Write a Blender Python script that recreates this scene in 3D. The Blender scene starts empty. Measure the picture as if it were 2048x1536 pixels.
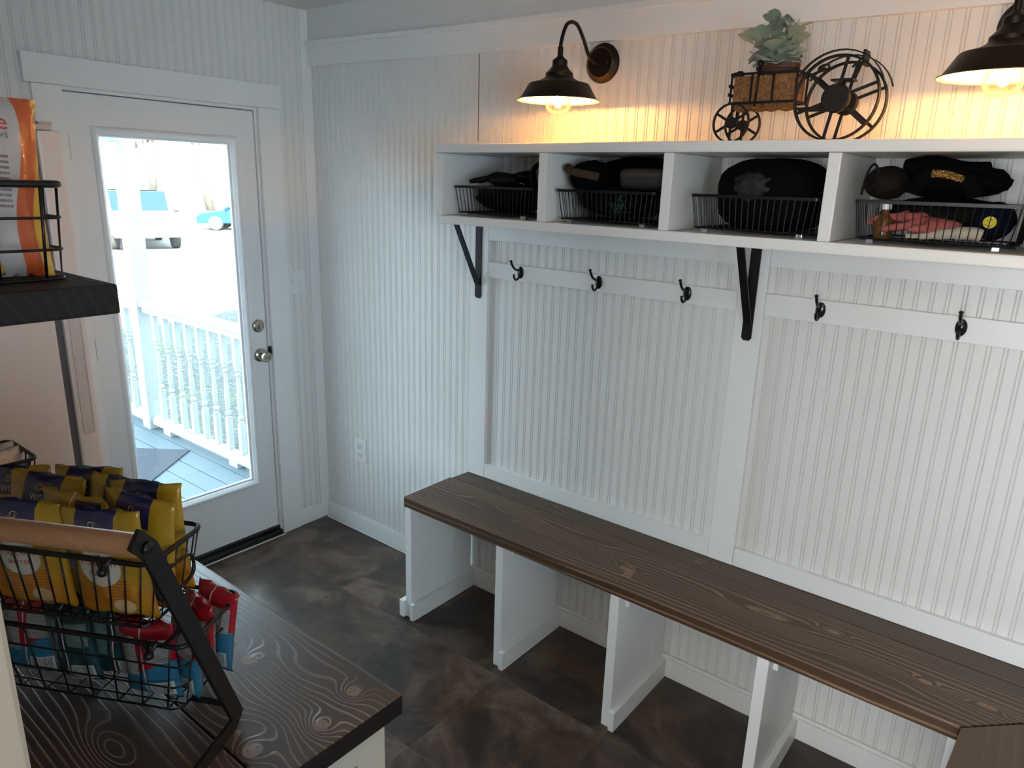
import bpy, bmesh, math, random
from mathutils import Vector, Matrix, noise
R = math.radians
random.seed(7)
sc = bpy.context.scene
col = sc.collection
# ------------------------------------------------------------------ camera
camd = bpy.data.cameras.new('camera'); cam = bpy.data.objects.new('camera', camd); col.objects.link(cam)
camd.sensor_width = 36.0; camd.lens = 1431.39 / 2048 * 36.0; camd.clip_start = 0.02; camd.clip_end = 400
rr = Vector((0.78039917, 0.62457714, 0.02967377)); uu = Vector((-0.1912019, 0.19318218, 0.96235257)); ff = Vector((-0.59533097, 0.75669283, -0.27017955))
cam.matrix_world = Matrix(((rr.x, uu.x, -ff.x, 3.01384), (rr.y, uu.y, -ff.y, -2.22571), (rr.z, uu.z, -ff.z, 1.78929), (0, 0, 0, 1)))
sc.camera = cam
# ------------------------------------------------------------------ world, sun, added fill light, exposure
wd = bpy.data.worlds.new('sky'); sc.world = wd; wd.use_nodes = True
bg = wd.node_tree.nodes['Background']; bg.inputs[0].default_value = (0.64, 0.84, 1.0, 1); bg.inputs[1].default_value = 8.0
def light(name, kind, loc, dirv, energy, color, **kw):
    d = bpy.data.lights.new(name, kind); d.energy = energy; d.color = color
    for k, v in kw.items(): setattr(d, k, v)
    o = bpy.data.objects.new(name, d); col.objects.link(o); o.location = loc
    if dirv is not None: o.rotation_euler = Vector(dirv).to_track_quat('-Z', 'Y').to_euler()
    return o
light('sun', 'SUN', (0, 0, 20), (-0.75, 0.4, -0.5), 30, (1.0, 0.93, 0.82), angle=0.009)
light('rear_fill_light', 'AREA', (2.75, -5.02, 1.55), (0, 1, 0), 78, (1.0, 0.955, 0.90), shape='RECTANGLE', size=2.4, size_y=1.3)  # added fill from behind the camera, set in an assumed window
light('side_fill_light', 'AREA', (5.22, -3.0, 1.55), (-1, 0, 0), 3, (1.0, 0.93, 0.86), shape='RECTANGLE', size=1.9, size_y=1.3)  # weak added fill from the unseen right side
sc.view_settings.view_transform = 'Standard'; sc.view_settings.look = 'None'
sc.view_settings.exposure = 0.5; sc.view_settings.gamma = 1.0
try: sc.view_settings.use_curve_mapping = False
except Exception: pass
sc.cycles.use_denoising = True
sc.cycles.sample_clamp_indirect = 6
sc.cycles.max_bounces = 10; sc.cycles.diffuse_bounces = 5; sc.cycles.transparent_max_bounces = 16

# ------------------------------------------------------------------ node helpers
class NT:
    def __init__(s, name):
        s.m = bpy.data.materials.new(name); s.m.use_nodes = True; s.t = s.m.node_tree; s.t.nodes.clear()
        s.out = s.n('ShaderNodeOutputMaterial'); s.b = s.n('ShaderNodeBsdfPrincipled'); s.l(s.b.outputs[0], s.out.inputs[0])
    def n(s, ty, **kw):
        x = s.t.nodes.new(ty)
        for k, v in kw.items(): setattr(x, k, v)
        return x
    def l(s, a, b): s.t.links.new(a, b)
    def set(s, node, key, v):
        i = node.inputs[key]
        if isinstance(v, bpy.types.NodeSocket): s.l(v, i)
        else:
            if isinstance(v, (tuple, list)) and len(v) == 3 and i.type == 'RGBA': v = (*v, 1)
            i.default_value = v
    def m_(s, op, a, b=None, c=None, clamp=False):
        x = s.n('ShaderNodeMath', operation=op); x.use_clamp = clamp
        s.set(x, 0, a)
        if b is not None: s.set(x, 1, b)
        if c is not None: s.set(x, 2, c)
        return x.outputs[0]
    def sep(s, v):
        x = s.n('ShaderNodeSeparateXYZ'); s.l(v, x.inputs[0]); return x.outputs
    def comb(s, a, b, c):
        x = s.n('ShaderNodeCombineXYZ'); s.set(x, 0, a); s.set(x, 1, b); s.set(x, 2, c); return x.outputs[0]
    def mix(s, f, a, b):
        x = s.n('ShaderNodeMix', data_type='RGBA'); s.set(x, 0, f); s.set(x, 6, a); s.set(x, 7, b); return x.outputs[2]
    def noise(s, vec, scale, detail=3, rough=0.55, dist=0.0):
        x = s.n('ShaderNodeTexNoise'); s.l(vec, x.inputs['Vector']); x.inputs['Scale'].default_value = scale
        x.inputs['Detail'].default_value = detail; x.inputs['Roughness'].default_value = rough; x.inputs['Distortion'].default_value = dist
        return x.outputs[0]
    def ramp(s, f, pts):
        x = s.n('ShaderNodeValToRGB'); s.l(f, x.inputs[0]); e = x.color_ramp.elements
        while len(e) < len(pts): e.new(0.5)
        for i, (p, c) in enumerate(pts): e[i].position = p; e[i].color = (*c, 1) if len(c) == 3 else c
        return x.outputs[0]
    def step(s, v, lo, hi):
        x = s.n('ShaderNodeMapRange'); x.clamp = True; s.set(x, 0, v); s.set(x, 1, lo); s.set(x, 2, hi); return x.outputs[0]
    def obj(s): return s.n('ShaderNodeTexCoord').outputs['Object']
    def uv(s): return s.n('ShaderNodeTexCoord').outputs['UV']
    def bump(s, h, strength=0.2, dist=0.002):
        x = s.n('ShaderNodeBump'); x.inputs['Strength'].default_value = strength; x.inputs['Distance'].default_value = dist
        s.l(h, x.inputs['Height']); s.l(x.outputs[0], s.b.inputs['Normal'])
    def p(s, **kw):
        for k, v in kw.items(): s.set(s.b, {'color': 'Base Color', 'rough': 'Roughness', 'metal': 'Metallic', 'coat': 'Coat Weight', 'sheen': 'Sheen Weight', 'em': 'Emission Color', 'es': 'Emission Strength', 'spec': 'Specular IOR Level', 'trans': 'Transmission Weight'}[k], v)
        return s

def simple(name, c, rough=0.5, metal=0.0, var=0.08, scale=30, bump=0.0, **kw):
    t = NT(name); o = t.obj(); nz = t.noise(o, scale, 4)
    c2 = tuple(max(0, x * (1 - var * 2)) for x in c)
    t.p(color=t.mix(nz, c, c2), rough=rough, metal=metal, **kw)
    if bump: t.bump(t.noise(o, scale * 3, 4), bump, 0.002)
    return t.m
def paint(name, c, rough=0.42, grain=0.15):
    t = NT(name); o = t.obj(); s = t.sep(o)
    streak = t.noise(t.comb(t.m_('MULTIPLY', s[0], 1.0), t.m_('MULTIPLY', s[1], 1.0), t.m_('MULTIPLY', s[2], 0.06)), 220, 3)
    blot = t.noise(o, 2.5, 4)
    c2 = tuple(x * 0.93 for x in c)
    t.p(color=t.mix(blot, c, c2), rough=rough, spec=0.35)
    t.bump(streak, grain, 0.0015)
    return t.m
def shade_edges(o, mat, ax=0):  # gives end and front faces a darker material that carries their shade
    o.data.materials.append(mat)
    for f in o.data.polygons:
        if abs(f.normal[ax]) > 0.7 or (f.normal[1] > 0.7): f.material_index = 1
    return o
def wood(name, dark, mid, line, freq, knots=(), off=(0, 0, 0), rough=0.33, amp=5.0, stretch=0.22, lw=0.80, along=0, linestr=1.0, seedz=0.0, bumps=0.35, coat=0.0, spec=0.5):
    t = NT(name); s = t.sep(t.obj())
    X = t.m_('ADD', s[along], off[along]); Y = t.m_('ADD', s[1 - along], off[1 - along]); Z = t.m_('ADD', s[2], off[2])
    base = t.comb(t.m_('MULTIPLY', X, stretch), Y, t.m_('ADD', Z, seedz))
    g = t.m_('MULTIPLY', t.m_('ADD', Y, t.m_('MULTIPLY', Z, 0.55)), freq)
    g = t.m_('ADD', g, t.m_('MULTIPLY', t.noise(base, 7.0, 1, 0.4), amp))
    g = t.m_('ADD', g, t.m_('MULTIPLY', t.noise(base, 26.0, 2, 0.5), amp * 0.16))
    km = None
    for (kx, ky, sx, sy, a) in knots:
        dx = t.m_('DIVIDE', t.m_('SUBTRACT', X, kx), sx); dy = t.m_('DIVIDE', t.m_('SUBTRACT', Y, ky), sy)
        d2 = t.m_('ADD', t.m_('MULTIPLY', dx, dx), t.m_('MULTIPLY', dy, dy))
        e = t.m_('POWER', 2.718, t.m_('MULTIPLY', d2, -1.0))
        g = t.m_('ADD', g, t.m_('MULTIPLY', e, a))
        if sx * sy <= 0.00125:
            k = t.step(d2, 0.30, 0.24)
            km = k if km is None else t.m_('MAXIMUM', km, k)
    fr = t.m_('FRACT', g)
    up = t.step(fr, lw - 0.22, lw); dn = t.step(fr, 1.0, lw + 0.06)
    ln = t.m_('MULTIPLY', up, dn)
    blot = t.noise(base, 9.0, 4, 0.6)
    fine = t.noise(t.comb(t.m_('MULTIPLY', X, 0.05), Y, Z), 900, 2)
    ln = t.m_('MULTIPLY', ln, t.m_('MULTIPLY', t.step(blot, 0.30, 0.62), linestr), clamp=True)
    c = t.mix(t.m_('MULTIPLY', t.m_('ADD', blot, fine), 0.55), dark, mid)
    c = t.mix(t.m_('MULTIPLY', fr, 0.35), c, dark)
    c = t.mix(ln, c, line)
    if km is not None:
        crack = t.noise(t.comb(X, Y, Z), 55, 2, 0.6, 1.5)
        kc = t.mix(t.step(t.m_('ABSOLUTE', t.m_('SUBTRACT', crack, 0.5)), 0.0, 0.03), dark, tuple(0.8 * a + 0.2 * b for a, b in zip(line, mid)))
        c = t.mix(t.m_('MULTIPLY', km, 0.85), c, kc)
    t.p(color=c, rough=t.m_('ADD', t.m_('MULTIPLY', fine, 0.12), rough), coat=coat, spec=spec); t.b.inputs['Coat Roughness'].default_value = 0.3
    t.bump(t.m_('ADD', t.m_('MULTIPLY', fine, 0.4), ln), bumps, 0.0012)
    return t.m

# ------------------------------------------------------------------ mesh helpers
class MB:
    def __init__(s): s.bm = bmesh.new()
    def box(s, x0, x1, y0, y1, z0, z1, bev=0.0, M=None):
        b = bmesh.new(); bmesh.ops.create_cube(b, size=1)
        for v in b.verts: v.co = Vector(((x0 + x1) / 2 + v.co.x * (x1 - x0), (y0 + y1) / 2 + v.co.y * (y1 - y0), (z0 + z1) / 2 + v.co.z * (z1 - z0)))
        if bev: bmesh.ops.bevel(b, geom=b.edges[:], offset=bev, segments=2, affect='EDGES', profile=0.6)
        return s.join(b, M)
    def join(s, b, M=None):
        me = bpy.data.meshes.new('t')
        if M is not None: b.transform(M)
        b.to_mesh(me); b.free(); s.bm.from_mesh(me); bpy.data.meshes.remove(me); return s
    def quadgrid(s, rows, closeu=False, closev=False):
        vs = [[s.bm.verts.new(p) for p in r] for r in rows]; n = len(rows); m = len(rows[0])
        for i in range(n if closeu else n - 1):
            for j in range(m if closev else m - 1):
                a, b, c, d = vs[i][j], vs[(i + 1) % n][j], vs[(i + 1) % n][(j + 1) % m], vs[i][(j + 1) % m]
                try: s.bm.faces.new((a, b, c, d))
                except ValueError: pass
        return vs
    def tube(s, pts, r, seg=8, closed=False, caps=True, flat=None):
        pts = [Vector(p) for p in pts]; n = len(pts); rows = []; prev = None
        for i, p in enumerate(pts):
            if closed: d = pts[(i + 1) % n] - pts[i - 1]
            else: d = pts[min(i + 1, n - 1)] - pts[max(i - 1, 0)]
            d.normalize()
            if prev is None:
                a = Vector((0, 0, 1)) if abs(d.z) < 0.9 else Vector((1, 0, 0)); nx = a.cross(d).normalized()
            else:
                nx = (prev - d * prev.dot(d))
                nx = nx.normalized() if nx.length > 1e-6 else prev
            prev = nx; ny = d.cross(nx)
            ri = r[i] if isinstance(r, (list, tuple)) else r
            rows.append([p + nx * math.cos(k * 2 * math.pi / seg) * ri + ny * math.sin(k * 2 * math.pi / seg) * ri * (flat or 1) for k in range(seg)])
        vs = s.quadgrid(rows, closeu=closed, closev=True)
        if not closed and caps:
            s.bm.faces.new(vs[0]); s.bm.faces.new(list(reversed(vs[-1])))
        return s
    def lathe(s, prof, seg=24, M=None, cap=True):
        rows = [[Vector((r * math.cos(k * 2 * math.pi / seg), r * math.sin(k * 2 * math.pi / seg), z)) for k in range(seg)] for r, z in prof]
        if M is not None: rows = [[M @ p for p in r] for r in rows]
        vs = s.quadgrid(rows, closev=True)
        if cap:
            if prof[0][0] > 1e-6: s.bm.faces.new(vs[0])
            if prof[-1][0] > 1e-6: s.bm.faces.new(list(reversed(vs[-1])))
        return s
    def prism(s, poly, h0, h1, axes='xy', bev=0.0):
        b = bmesh.new()
        def P(a, c, h): return {'xy': Vector((a, c, h)), 'xz': Vector((a, h, c)), 'yz': Vector((h, a, c))}[axes]
        lo = [b.verts.new(P(a, c, h0)) for a, c in poly]; hi = [b.verts.new(P(a, c, h1)) for a, c in poly]; n = len(poly)
        b.faces.new(lo); b.faces.new(hi)
        for i in range(n): b.faces.new((lo[i], lo[(i + 1) % n], hi[(i + 1) % n], hi[i]))
        bmesh.ops.recalc_face_normals(b, faces=b.faces[:])
        if bev: bmesh.ops.bevel(b, geom=b.edges[:], offset=bev, segments=2, affect='EDGES', profile=0.6)
        return s.join(b)
    def blob(s, c, rad, amp=0.15, freq=3.0, seed=0, sub=4, flatz=None, folds=0.0, boxy=1.0):
        b = bmesh.new(); bmesh.ops.create_icosphere(b, subdivisions=sub, radius=1)
        for v in b.verts:
            n = v.co.normalized(); q = n * freq + Vector((seed * 7.1, seed * 3.3, seed))
            k = 1 + amp * noise.fractal(q, 0.8, 2.0, 4) + folds * (abs(noise.noise(n * freq * 2.2 + Vector((seed, 0, 0)))) - 0.3)
            e_ = Vector([math.copysign(abs(q_) ** boxy, q_) for q_ in n]); x = Vector((e_.x * rad[0], e_.y * rad[1], e_.z * rad[2])) * k
            if flatz is not None: x.z = max(x.z, flatz)
            v.co = x + Vector(c)
        return s.join(b)
    def xf(s, M): s.bm.transform(M); return s

smooth_names = set()
def obj(name, mb, mat, parent=None, world=True, smooth=False, angle=None):
    bm = mb.bm if isinstance(mb, MB) else mb
    bmesh.ops.recalc_face_normals(bm, faces=bm.faces[:])
    if parent is not None and world:
        l = parent_loc(parent); bm.transform(Matrix.Translation(-l))
    me = bpy.data.meshes.new(name); bm.to_mesh(me); bm.free()
    for m in (mat if isinstance(mat, (list, tuple)) else [mat]): me.materials.append(m)
    o = bpy.data.objects.new(name, me); col.objects.link(o)
    if smooth: 
        for f in me.polygons: f.use_smooth = True
        if angle:
            try: me.set_sharp_from_angle(angle=R(angle))
            except Exception: pass
    if parent is not None: o.parent = parent
    return o
def parent_loc(o):
    l = Vector((0, 0, 0))
    while o is not None: l += Vector(o.location); o = o.parent
    return l
def tag(o, label=None, cat=None, group=None, kind=None):
    if label: o['label'] = label
    if cat: o['category'] = cat
    if group: o['group'] = group
    if kind: o['kind'] = kind
    return o
def thing(name, label, cat, loc=(0, 0, 0), group=None, kind=None):
    o = bpy.data.objects.new(name, None); o.empty_display_size = 0.05; col.objects.link(o); o.location = loc
    return tag(o, label, cat, group, kind)
def struct(name, mb, mat, parent=None, label=None, **kw):
    o = obj(name, mb, mat, parent, **kw)
    if parent is None: o['kind'] = 'structure'
    if label: o['label'] = label
    return o
def copy_tree(o, parent=None):
    c = o.copy(); col.objects.link(c); c.parent = parent
    for ch in o.children: copy_tree(ch, c)
    return c

# ------------------------------------------------------------------ materials
WHITE = paint('white_paint', (0.77, 0.765, 0.745))
WHITE2 = paint('white_trim_paint', (0.83, 0.83, 0.82), 0.36, 0.08)
DOORP = paint('white_door_paint', (0.80, 0.81, 0.82), 0.4, 0.03)
CEIL = paint('ceiling_paint', (0.74, 0.73, 0.71), 0.6, 0.05)
TRIMC = paint('beige_trim_paint', (0.25, 0.205, 0.155), 0.5, 0.08)
CREAM = paint('cream_paint', (0.43, 0.395, 0.32), 0.45, 0.08)
BLACK = simple('black_metal', (0.018, 0.018, 0.02), 0.38, 0.6, 0.15, 60)
WIRE = simple('black_wire', (0.012, 0.012, 0.013), 0.35, 0.5, 0.1, 60)
IRON = simple('dark_iron', (0.02, 0.017, 0.016), 0.5, 0.6, 0.3, 25, 0.15)
BRONZE = simple('oil_rubbed_bronze', (0.028, 0.02, 0.015), 0.42, 0.8, 0.3, 14)
NICKEL = simple('satin_nickel', (0.45, 0.42, 0.36), 0.25, 1.0, 0.1, 30)
PLATE = simple('white_plastic', (0.78, 0.78, 0.77), 0.3, 0, 0.03, 30)
DARKSLOT = simple('dark_slot', (0.03, 0.03, 0.03), 0.5)
THRESH = simple('black_threshold', (0.012, 0.012, 0.014), 0.45)
FRIDGE = NT('fridge_enamel'); _o = FRIDGE.obj(); FRIDGE.p(color=(0.74, 0.67, 0.63), rough=0.38); FRIDGE.bump(FRIDGE.noise(_o, 420, 2), 0.12, 0.001); FRIDGE = FRIDGE.m
GASKET = simple('grey_gasket', (0.10, 0.10, 0.11), 0.6)
def glassmat(name, tint=(1, 1, 1), fac=0.06, rough=0.0, body=None, bodyf=0.0):
    t = NT(name); t.t.nodes.remove(t.b)
    tr = t.n('ShaderNodeBsdfTransparent'); tr.inputs[0].default_value = (*tint, 1)
    gl = t.n('ShaderNodeBsdfGlossy'); gl.inputs[0].default_value = (1, 1, 1, 1); gl.inputs['Roughness'].default_value = rough
    mx = t.n('ShaderNodeMixShader'); lw = t.n('ShaderNodeLayerWeight'); lw.inputs[0].default_value = 0.25
    f = t.m_('ADD', t.m_('MULTIPLY', lw.outputs['Fresnel'], 0.5), fac, clamp=True)
    t.l(f, mx.inputs[0]); t.l(tr.outputs[0], mx.inputs[1]); t.l(gl.outputs[0], mx.inputs[2]); o = mx.outputs[0]
    if body:
        df = t.n('ShaderNodeBsdfDiffuse'); df.inputs[0].default_value = (*body, 1)
        m2 = t.n('ShaderNodeMixShader'); m2.inputs[0].default_value = bodyf
        t.l(o, m2.inputs[1]); t.l(df.outputs[0], m2.inputs[2]); o = m2.outputs[0]
    t.l(o, t.out.inputs[0]); return t.m
GLASS = glassmat('window_glass', (0.97, 1, 0.99), 0.03)
BULBG = glassmat('bulb_glass', (1, 0.97, 0.9), 0.06, 0.05)
CLEAR = glassmat('clear_plastic', (0.85, 0.88, 0.9), 0.15, 0.1, (0.6, 0.62, 0.65), 0.25)
# floor tiles
def floormat():
    t = NT('floor_vinyl_tiles'); s = t.sep(t.obj()); X, Y = s[0], s[1]
    ts = 0.4625
    cx = t.m_('DIVIDE', t.m_('SUBTRACT', X, 0.655), ts); cy = t.m_('DIVIDE', t.m_('SUBTRACT', Y, -0.43), ts)
    fx = t.m_('FLOOR', cx); fy = t.m_('FLOOR', cy)
    wn = t.n('ShaderNodeTexWhiteNoise'); t.l(t.comb(fx, fy, 3.0), wn.inputs[0]); wv = wn.outputs[0]
    o = t.comb(X, Y, t.m_('MULTIPLY', wv, 9.0))
    big = t.noise(o, 3.2, 6, 0.62, 1.2); fine = t.noise(o, 30, 5, 0.7)
    vein = t.step(t.m_('ABSOLUTE', t.m_('SUBTRACT', t.noise(o, 2.6, 5, 0.55, 2.0), 0.5)), 0.012, 0.0)
    c = t.ramp(t.m_('ADD', t.m_('MULTIPLY', big, 0.8), t.m_('MULTIPLY', fine, 0.2)), [(0.38, (0.015, 0.010, 0.008)), (0.47, (0.042, 0.028, 0.021)), (0.54, (0.088, 0.050, 0.033)), (0.62, (0.14, 0.098, 0.074))])
    c = t.mix(t.m_('MULTIPLY', wv, 0.3), c, (0.085, 0.06, 0.05))
    c = t.mix(t.m_('MULTIPLY', vein, 0.35), c, (0.02, 0.014, 0.012))
    ex = t.m_('ABSOLUTE', t.m_('SUBTRACT', t.m_('FRACT', cx), 0.5)); ey = t.m_('ABSOLUTE', t.m_('SUBTRACT', t.m_('FRACT', cy), 0.5))
    g = t.m_('MAXIMUM', t.step(ey, 0.4965, 0.4985), t.m_('MULTIPLY', t.step(ex, 0.4965, 0.4985), 0.4))
    c = t.mix(t.m_('MULTIPLY', g, 0.7), c, (0.13, 0.10, 0.085))
    t.p(color=c, rough=t.m_('ADD', t.m_('MULTIPLY', fine, 0.22), 0.22), spec=0.5)
    t.bump(t.m_('SUBTRACT', fine, g), 0.12, 0.001)
    return t.m
FLOOR = floormat()

# ------------------------------------------------------------------ room shell
def bead_profile(u0, u1, pitch=0.038, phase=0.0, w=0.0040, gap=0.0090, dep=0.0034):
    us = [(u0, 0.0)]; k = math.floor((u0 - phase) / pitch)
    while phase + k * pitch < u1:
        b = phase + k * pitch
        for c in (b, b + gap):
            if c - w / 2 > u0 + 1e-4 and c + w / 2 < u1 - 1e-4: us += [(c - w / 2, 0), (c, dep), (c + w / 2, 0)]
        k += 1
    us.append((u1, 0.0)); return us
def bead_wall(mb, axis, u0, u1, z0, z1, plane, inward, thick=0.12, solid=True):
    """beaded face on the plane, room on the side `inward` (+1/-1); grooves cut away from the room"""
    pr = bead_profile(u0, u1); rows = []
    for z in (z0, z1):
        row = []
        for u, d in pr:
            q = plane - inward * d
            row.append(Vector((u, q, z)) if axis == 'x' else Vector((q, u, z)))
        rows.append(row)
    mb.quadgrid(rows)
    if solid:
        a = plane - inward * 0.004; b = plane - inward * thick
        lo, hi = min(a, b), max(a, b)
        if axis == 'x': mb.box(u0, u1, lo, hi, z0, z1)
        else: mb.box(lo, hi, u0, u1, z0, z1)
    return mb
CZ = 2.52
YF = -2.13; XE = 2.60
RX = 3.375
# floor and ceiling
struct('floor', MB().box(-0.15, 5.3, -5.1, 0.12, -0.12, 0.0), FLOOR)
struct('ceiling', MB().box(-0.15, 5.3, -5.1, 0.12, CZ, CZ + 0.12), CEIL)
DY0, DY1, DZ = -1.086, -0.294, 2.078
w = MB(); bead_wall(w, 'y', -5.0, DY0, 0, CZ, 0.0, 1); bead_wall(w, 'y', DY1, 0.0, 0, CZ, 0.0, 1); bead_wall(w, 'y', DY0, DY1, DZ, CZ, 0.0, 1)
struct('wall_left', w, WHITE)
w = MB(); bead_wall(w, 'x', 0.0, RX, 0, CZ, 0.0, -1); struct('wall_back', w, WHITE)
w = MB(); bead_wall(w, 'y', -1.2, 0.0, 0, CZ, RX, -1); w.box(RX, 5.2, -1.2, -1.08, 0, CZ); struct('wall_right', w, WHITE)
w = MB(); bead_wall(w, 'x', 0.0, XE - 0.02, 0, CZ, YF, 1); struct('wall_front', w, WHITE)
w = MB()
w.box(5.2, 5.3, -5.1, -4.0, 0, CZ); w.box(5.2, 5.3, -2.0, -1.2, 0, CZ); w.box(5.2, 5.3, -4.0, -2.0, 0, 0.85); w.box(5.2, 5.3, -4.0, -2.0, 2.2, CZ)
TANW = simple('tan_wall_paint', (0.16, 0.14, 0.12), 0.7)
struct('wall_side', w, TANW)
w = MB()
w.box(-0.12, 1.5, -5.1, -5.0, 0, CZ); w.box(4.0, 5.3, -5.1, -5.0, 0, CZ); w.box(1.5, 4.0, -5.1, -5.0, 0, 0.85); w.box(1.5, 4.0, -5.1, -5.0, 2.2, CZ)
struct('wall_rear', w, TANW)
# unseen windows added behind the camera as openings for the fill lights
def window(name, ax, p, a0, a1, z0, z1):
    fr = MB(); t = 0.05
    def bx(u0, u1, q0, q1):
        if ax == 'x': fr.box(u0, u1, p - 0.03, p + 0.03, q0, q1, 0.003)
        else: fr.box(p - 0.03, p + 0.03, u0, u1, q0, q1, 0.003)
    bx(a0, a1, z0, z0 + t); bx(a0, a1, z1 - t, z1); bx(a0, a0 + t, z0 + t, z1 - t); bx(a1 - t, a1, z0 + t, z1 - t)
    m = (a0 + a1) / 2; bx(m - 0.025, m + 0.025, z0 + t, z1 - t)
    root = tag(bpy.data.objects.new(name, None), kind='structure'); col.objects.link(root); root.location = (m, p, z0) if ax == 'x' else (p, m, z0)
    obj('window_frame', fr, WHITE2, root)
window('added_window_1', 'x', -5.05, 1.5, 4.0, 0.85, 2.2)
window('added_window_2', 'y', 5.25, -4.0, -2.0, 0.85, 2.2)
# cased end of the front wall next to the camera
tr = MB().box(XE - 0.02, XE, YF - 0.14, YF, 0.0, CZ, 0.003); struct('trim_1', tr, TRIMC)
# upper house mass outside (casts the big shadow over porch and lawn; unseen overhang added to block sun)
w = MB().box(-0.15, 8.6, -8.6, 7, CZ + 0.13, 5.3); w.box(-0.15, -0.03, 0.13, 7.0, -0.7, CZ + 0.12); w.box(-0.15, -0.03, -6, -1.30, -0.7, -0.13)
struct('wall_exterior_sunblock', w, WHITE)

# ---- trim of the bench wall
def shear_board(pts_lo, pts_hi, y0, y1):
    mb = MB(); rows = [[Vector((x, y0, z)) for x, z in pts_lo], [Vector((x, y0, z)) for x, z in pts_hi], [Vector((x, y1, z)) for x, z in pts_hi], [Vector((x, y1, z)) for x, z in pts_lo]]
    mb.quadgrid(rows, closeu=True)
    return mb
def zlo(x): return 2.286 + (-0.026 * x if x < 1 else -0.026 - 0.0125 * (x - 1))
xs = [0.0, 0.5, 1.0, 1.6, 2.2, 2.8, RX]
struct('trim_2', shear_board([(x, zlo(x)) for x in xs], [(x, zlo(x) + 0.083) for x in xs], -0.02, 0.0), WHITE2)
mb = shear_board([(x, zlo(x) + 0.083) for x in xs], [(x, zlo(x) + 0.101) for x in xs], -0.034, 0.0)
struct('trim_3', mb, WHITE2)
struct('trim_4', shear_board([(x, zlo(x) + 0.101) for x in xs], [(x, CZ) for x in xs], -0.012, 0.0), CEIL)
ZB = 0.551
def board(name, x0, x1, y0, y1, z0, z1, mat=WHITE2, bev=0.0015): return struct(name, MB().box(x0, x1, y0, y1, z0, z1, bev), mat)
board('trim_5', 1.042, 1.136, -0.019, 0, ZB, 1.642)
board('trim_6', 2.172, 2.260, -0.019, 0, ZB, 1.642)
board('trim_7', 1.137, 2.171, -0.018, 0, 1.567, 1.642)
board('trim_8', 2.261, RX, -0.018, 0, 1.567, 1.642)
board('trim_9', 1.137, 2.171, -0.018, 0, ZB, 0.613)
board('trim_10', 2.261, RX, -0.018, 0, ZB, 0.615)
board('trim_11', 1.137, 2.171, -0.018, 0, 1.421, 1.482)
board('trim_12', 2.261, RX, -0.018, 0, 1.417, 1.485)
board('trim_13', 1.085, 1.136, -0.019, 0, 1.673, 1.882)
# open seam between beadboard sheets
struct('trim_14', MB().box(1.0545, 1.0575, -0.0012, 0.0, 1.943, 2.258), simple('open_seam', (0.16, 0.09, 0.05), 0.8))
# baseboards
mb = MB().box(0.014, 1.03, -0.014, 0, 0, 0.068, 0.0015); mb.box(0.014, 1.03, -0.010, 0, 0.068, 0.082, 0.002)
struct('baseboard_back', mb, WHITE2)
mb = MB().box(1.05, RX, -0.016, 0, 0, 0.078, 0.0015); mb.box(1.05, RX, -0.010, 0, 0.078, 0.09, 0.002)
struct('baseboard_bench', mb, WHITE2)
mb = MB().box(0, 0.014, -0.188, -0.055, 0, 0.075, 0.0015); mb.box(0, 0.010, -0.188, -0.055, 0.075, 0.087, 0.002)
struct('baseboard_left', mb, WHITE2)
struct('trim_15', MB().box(0, 0.012, -0.054, 0, 0, CZ, 0.001), WHITE2)
struct('trim_16', MB().tube([(0.03, -0.026, 0.0045), (0.5, -0.027, 0.0045), (1.004, -0.027, 0.0045)], 0.0045, 8), simple('white_quarter_round', (0.85, 0.85, 0.83), 0.35))
# door casing
struct('trim_17', MB().box(0, 0.019, -0.294, -0.187, 0, 2.0785, 0.0015), WHITE2)
struct('trim_18', MB().box(0, 0.019, -1.183, -1.086, 0, 2.0785, 0.0015), WHITE2)
struct('trim_19', MB().box(0, 0.024, -1.205, -0.181, 2.0795, 2.178, 0.0015), WHITE2)

# ------------------------------------------------------------------ door
door = bpy.data.objects.new('door_1', None); col.objects.link(door); door.location = (-0.03, -0.69, 0); door['kind'] = 'structure'
jm = MB(); jm.box(-0.12, -0.001, DY1 - 0.012, DY1, 0.02, DZ); jm.box(-0.12, -0.001, DY0, DY0 + 0.006, 0.02, DZ); jm.box(-0.12, -0.001, DY0 + 0.006, DY1 - 0.012, DZ - 0.012, DZ)
jm.box(-0.085, -0.052, DY1 - 0.030, DY1 - 0.012, 0.047, DZ - 0.012); jm.box(-0.085, -0.052, DY0 + 0.006, DY0 + 0.024, 0.047, DZ - 0.012); jm.box(-0.085, -0.052, DY0 + 0.024, DY1 - 0.030, DZ - 0.034, DZ - 0.012)
obj('door_jamb', jm, WHITE2, door)
sy0, sy1, sz0, sz1 = DY0 + 0.009, DY1 - 0.016, 0.047, DZ - 0.017
gy0, gy1, gz0, gz1 = -0.975, -0.425, 0.33, 1.925
sl = MB()
for (a, b, c, d) in ((sy0, gy0, sz0, sz1), (gy1, sy1, sz0, sz1), (gy0, gy1, sz0, gz0), (gy0, gy1, gz1, sz1)): sl.box(-0.05, -0.008, a, b, c, d)
bmesh.ops.remove_doubles(sl.bm, verts=sl.bm.verts[:], dist=1e-5)
obj('door_panel', sl, DOORP, door)
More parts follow.
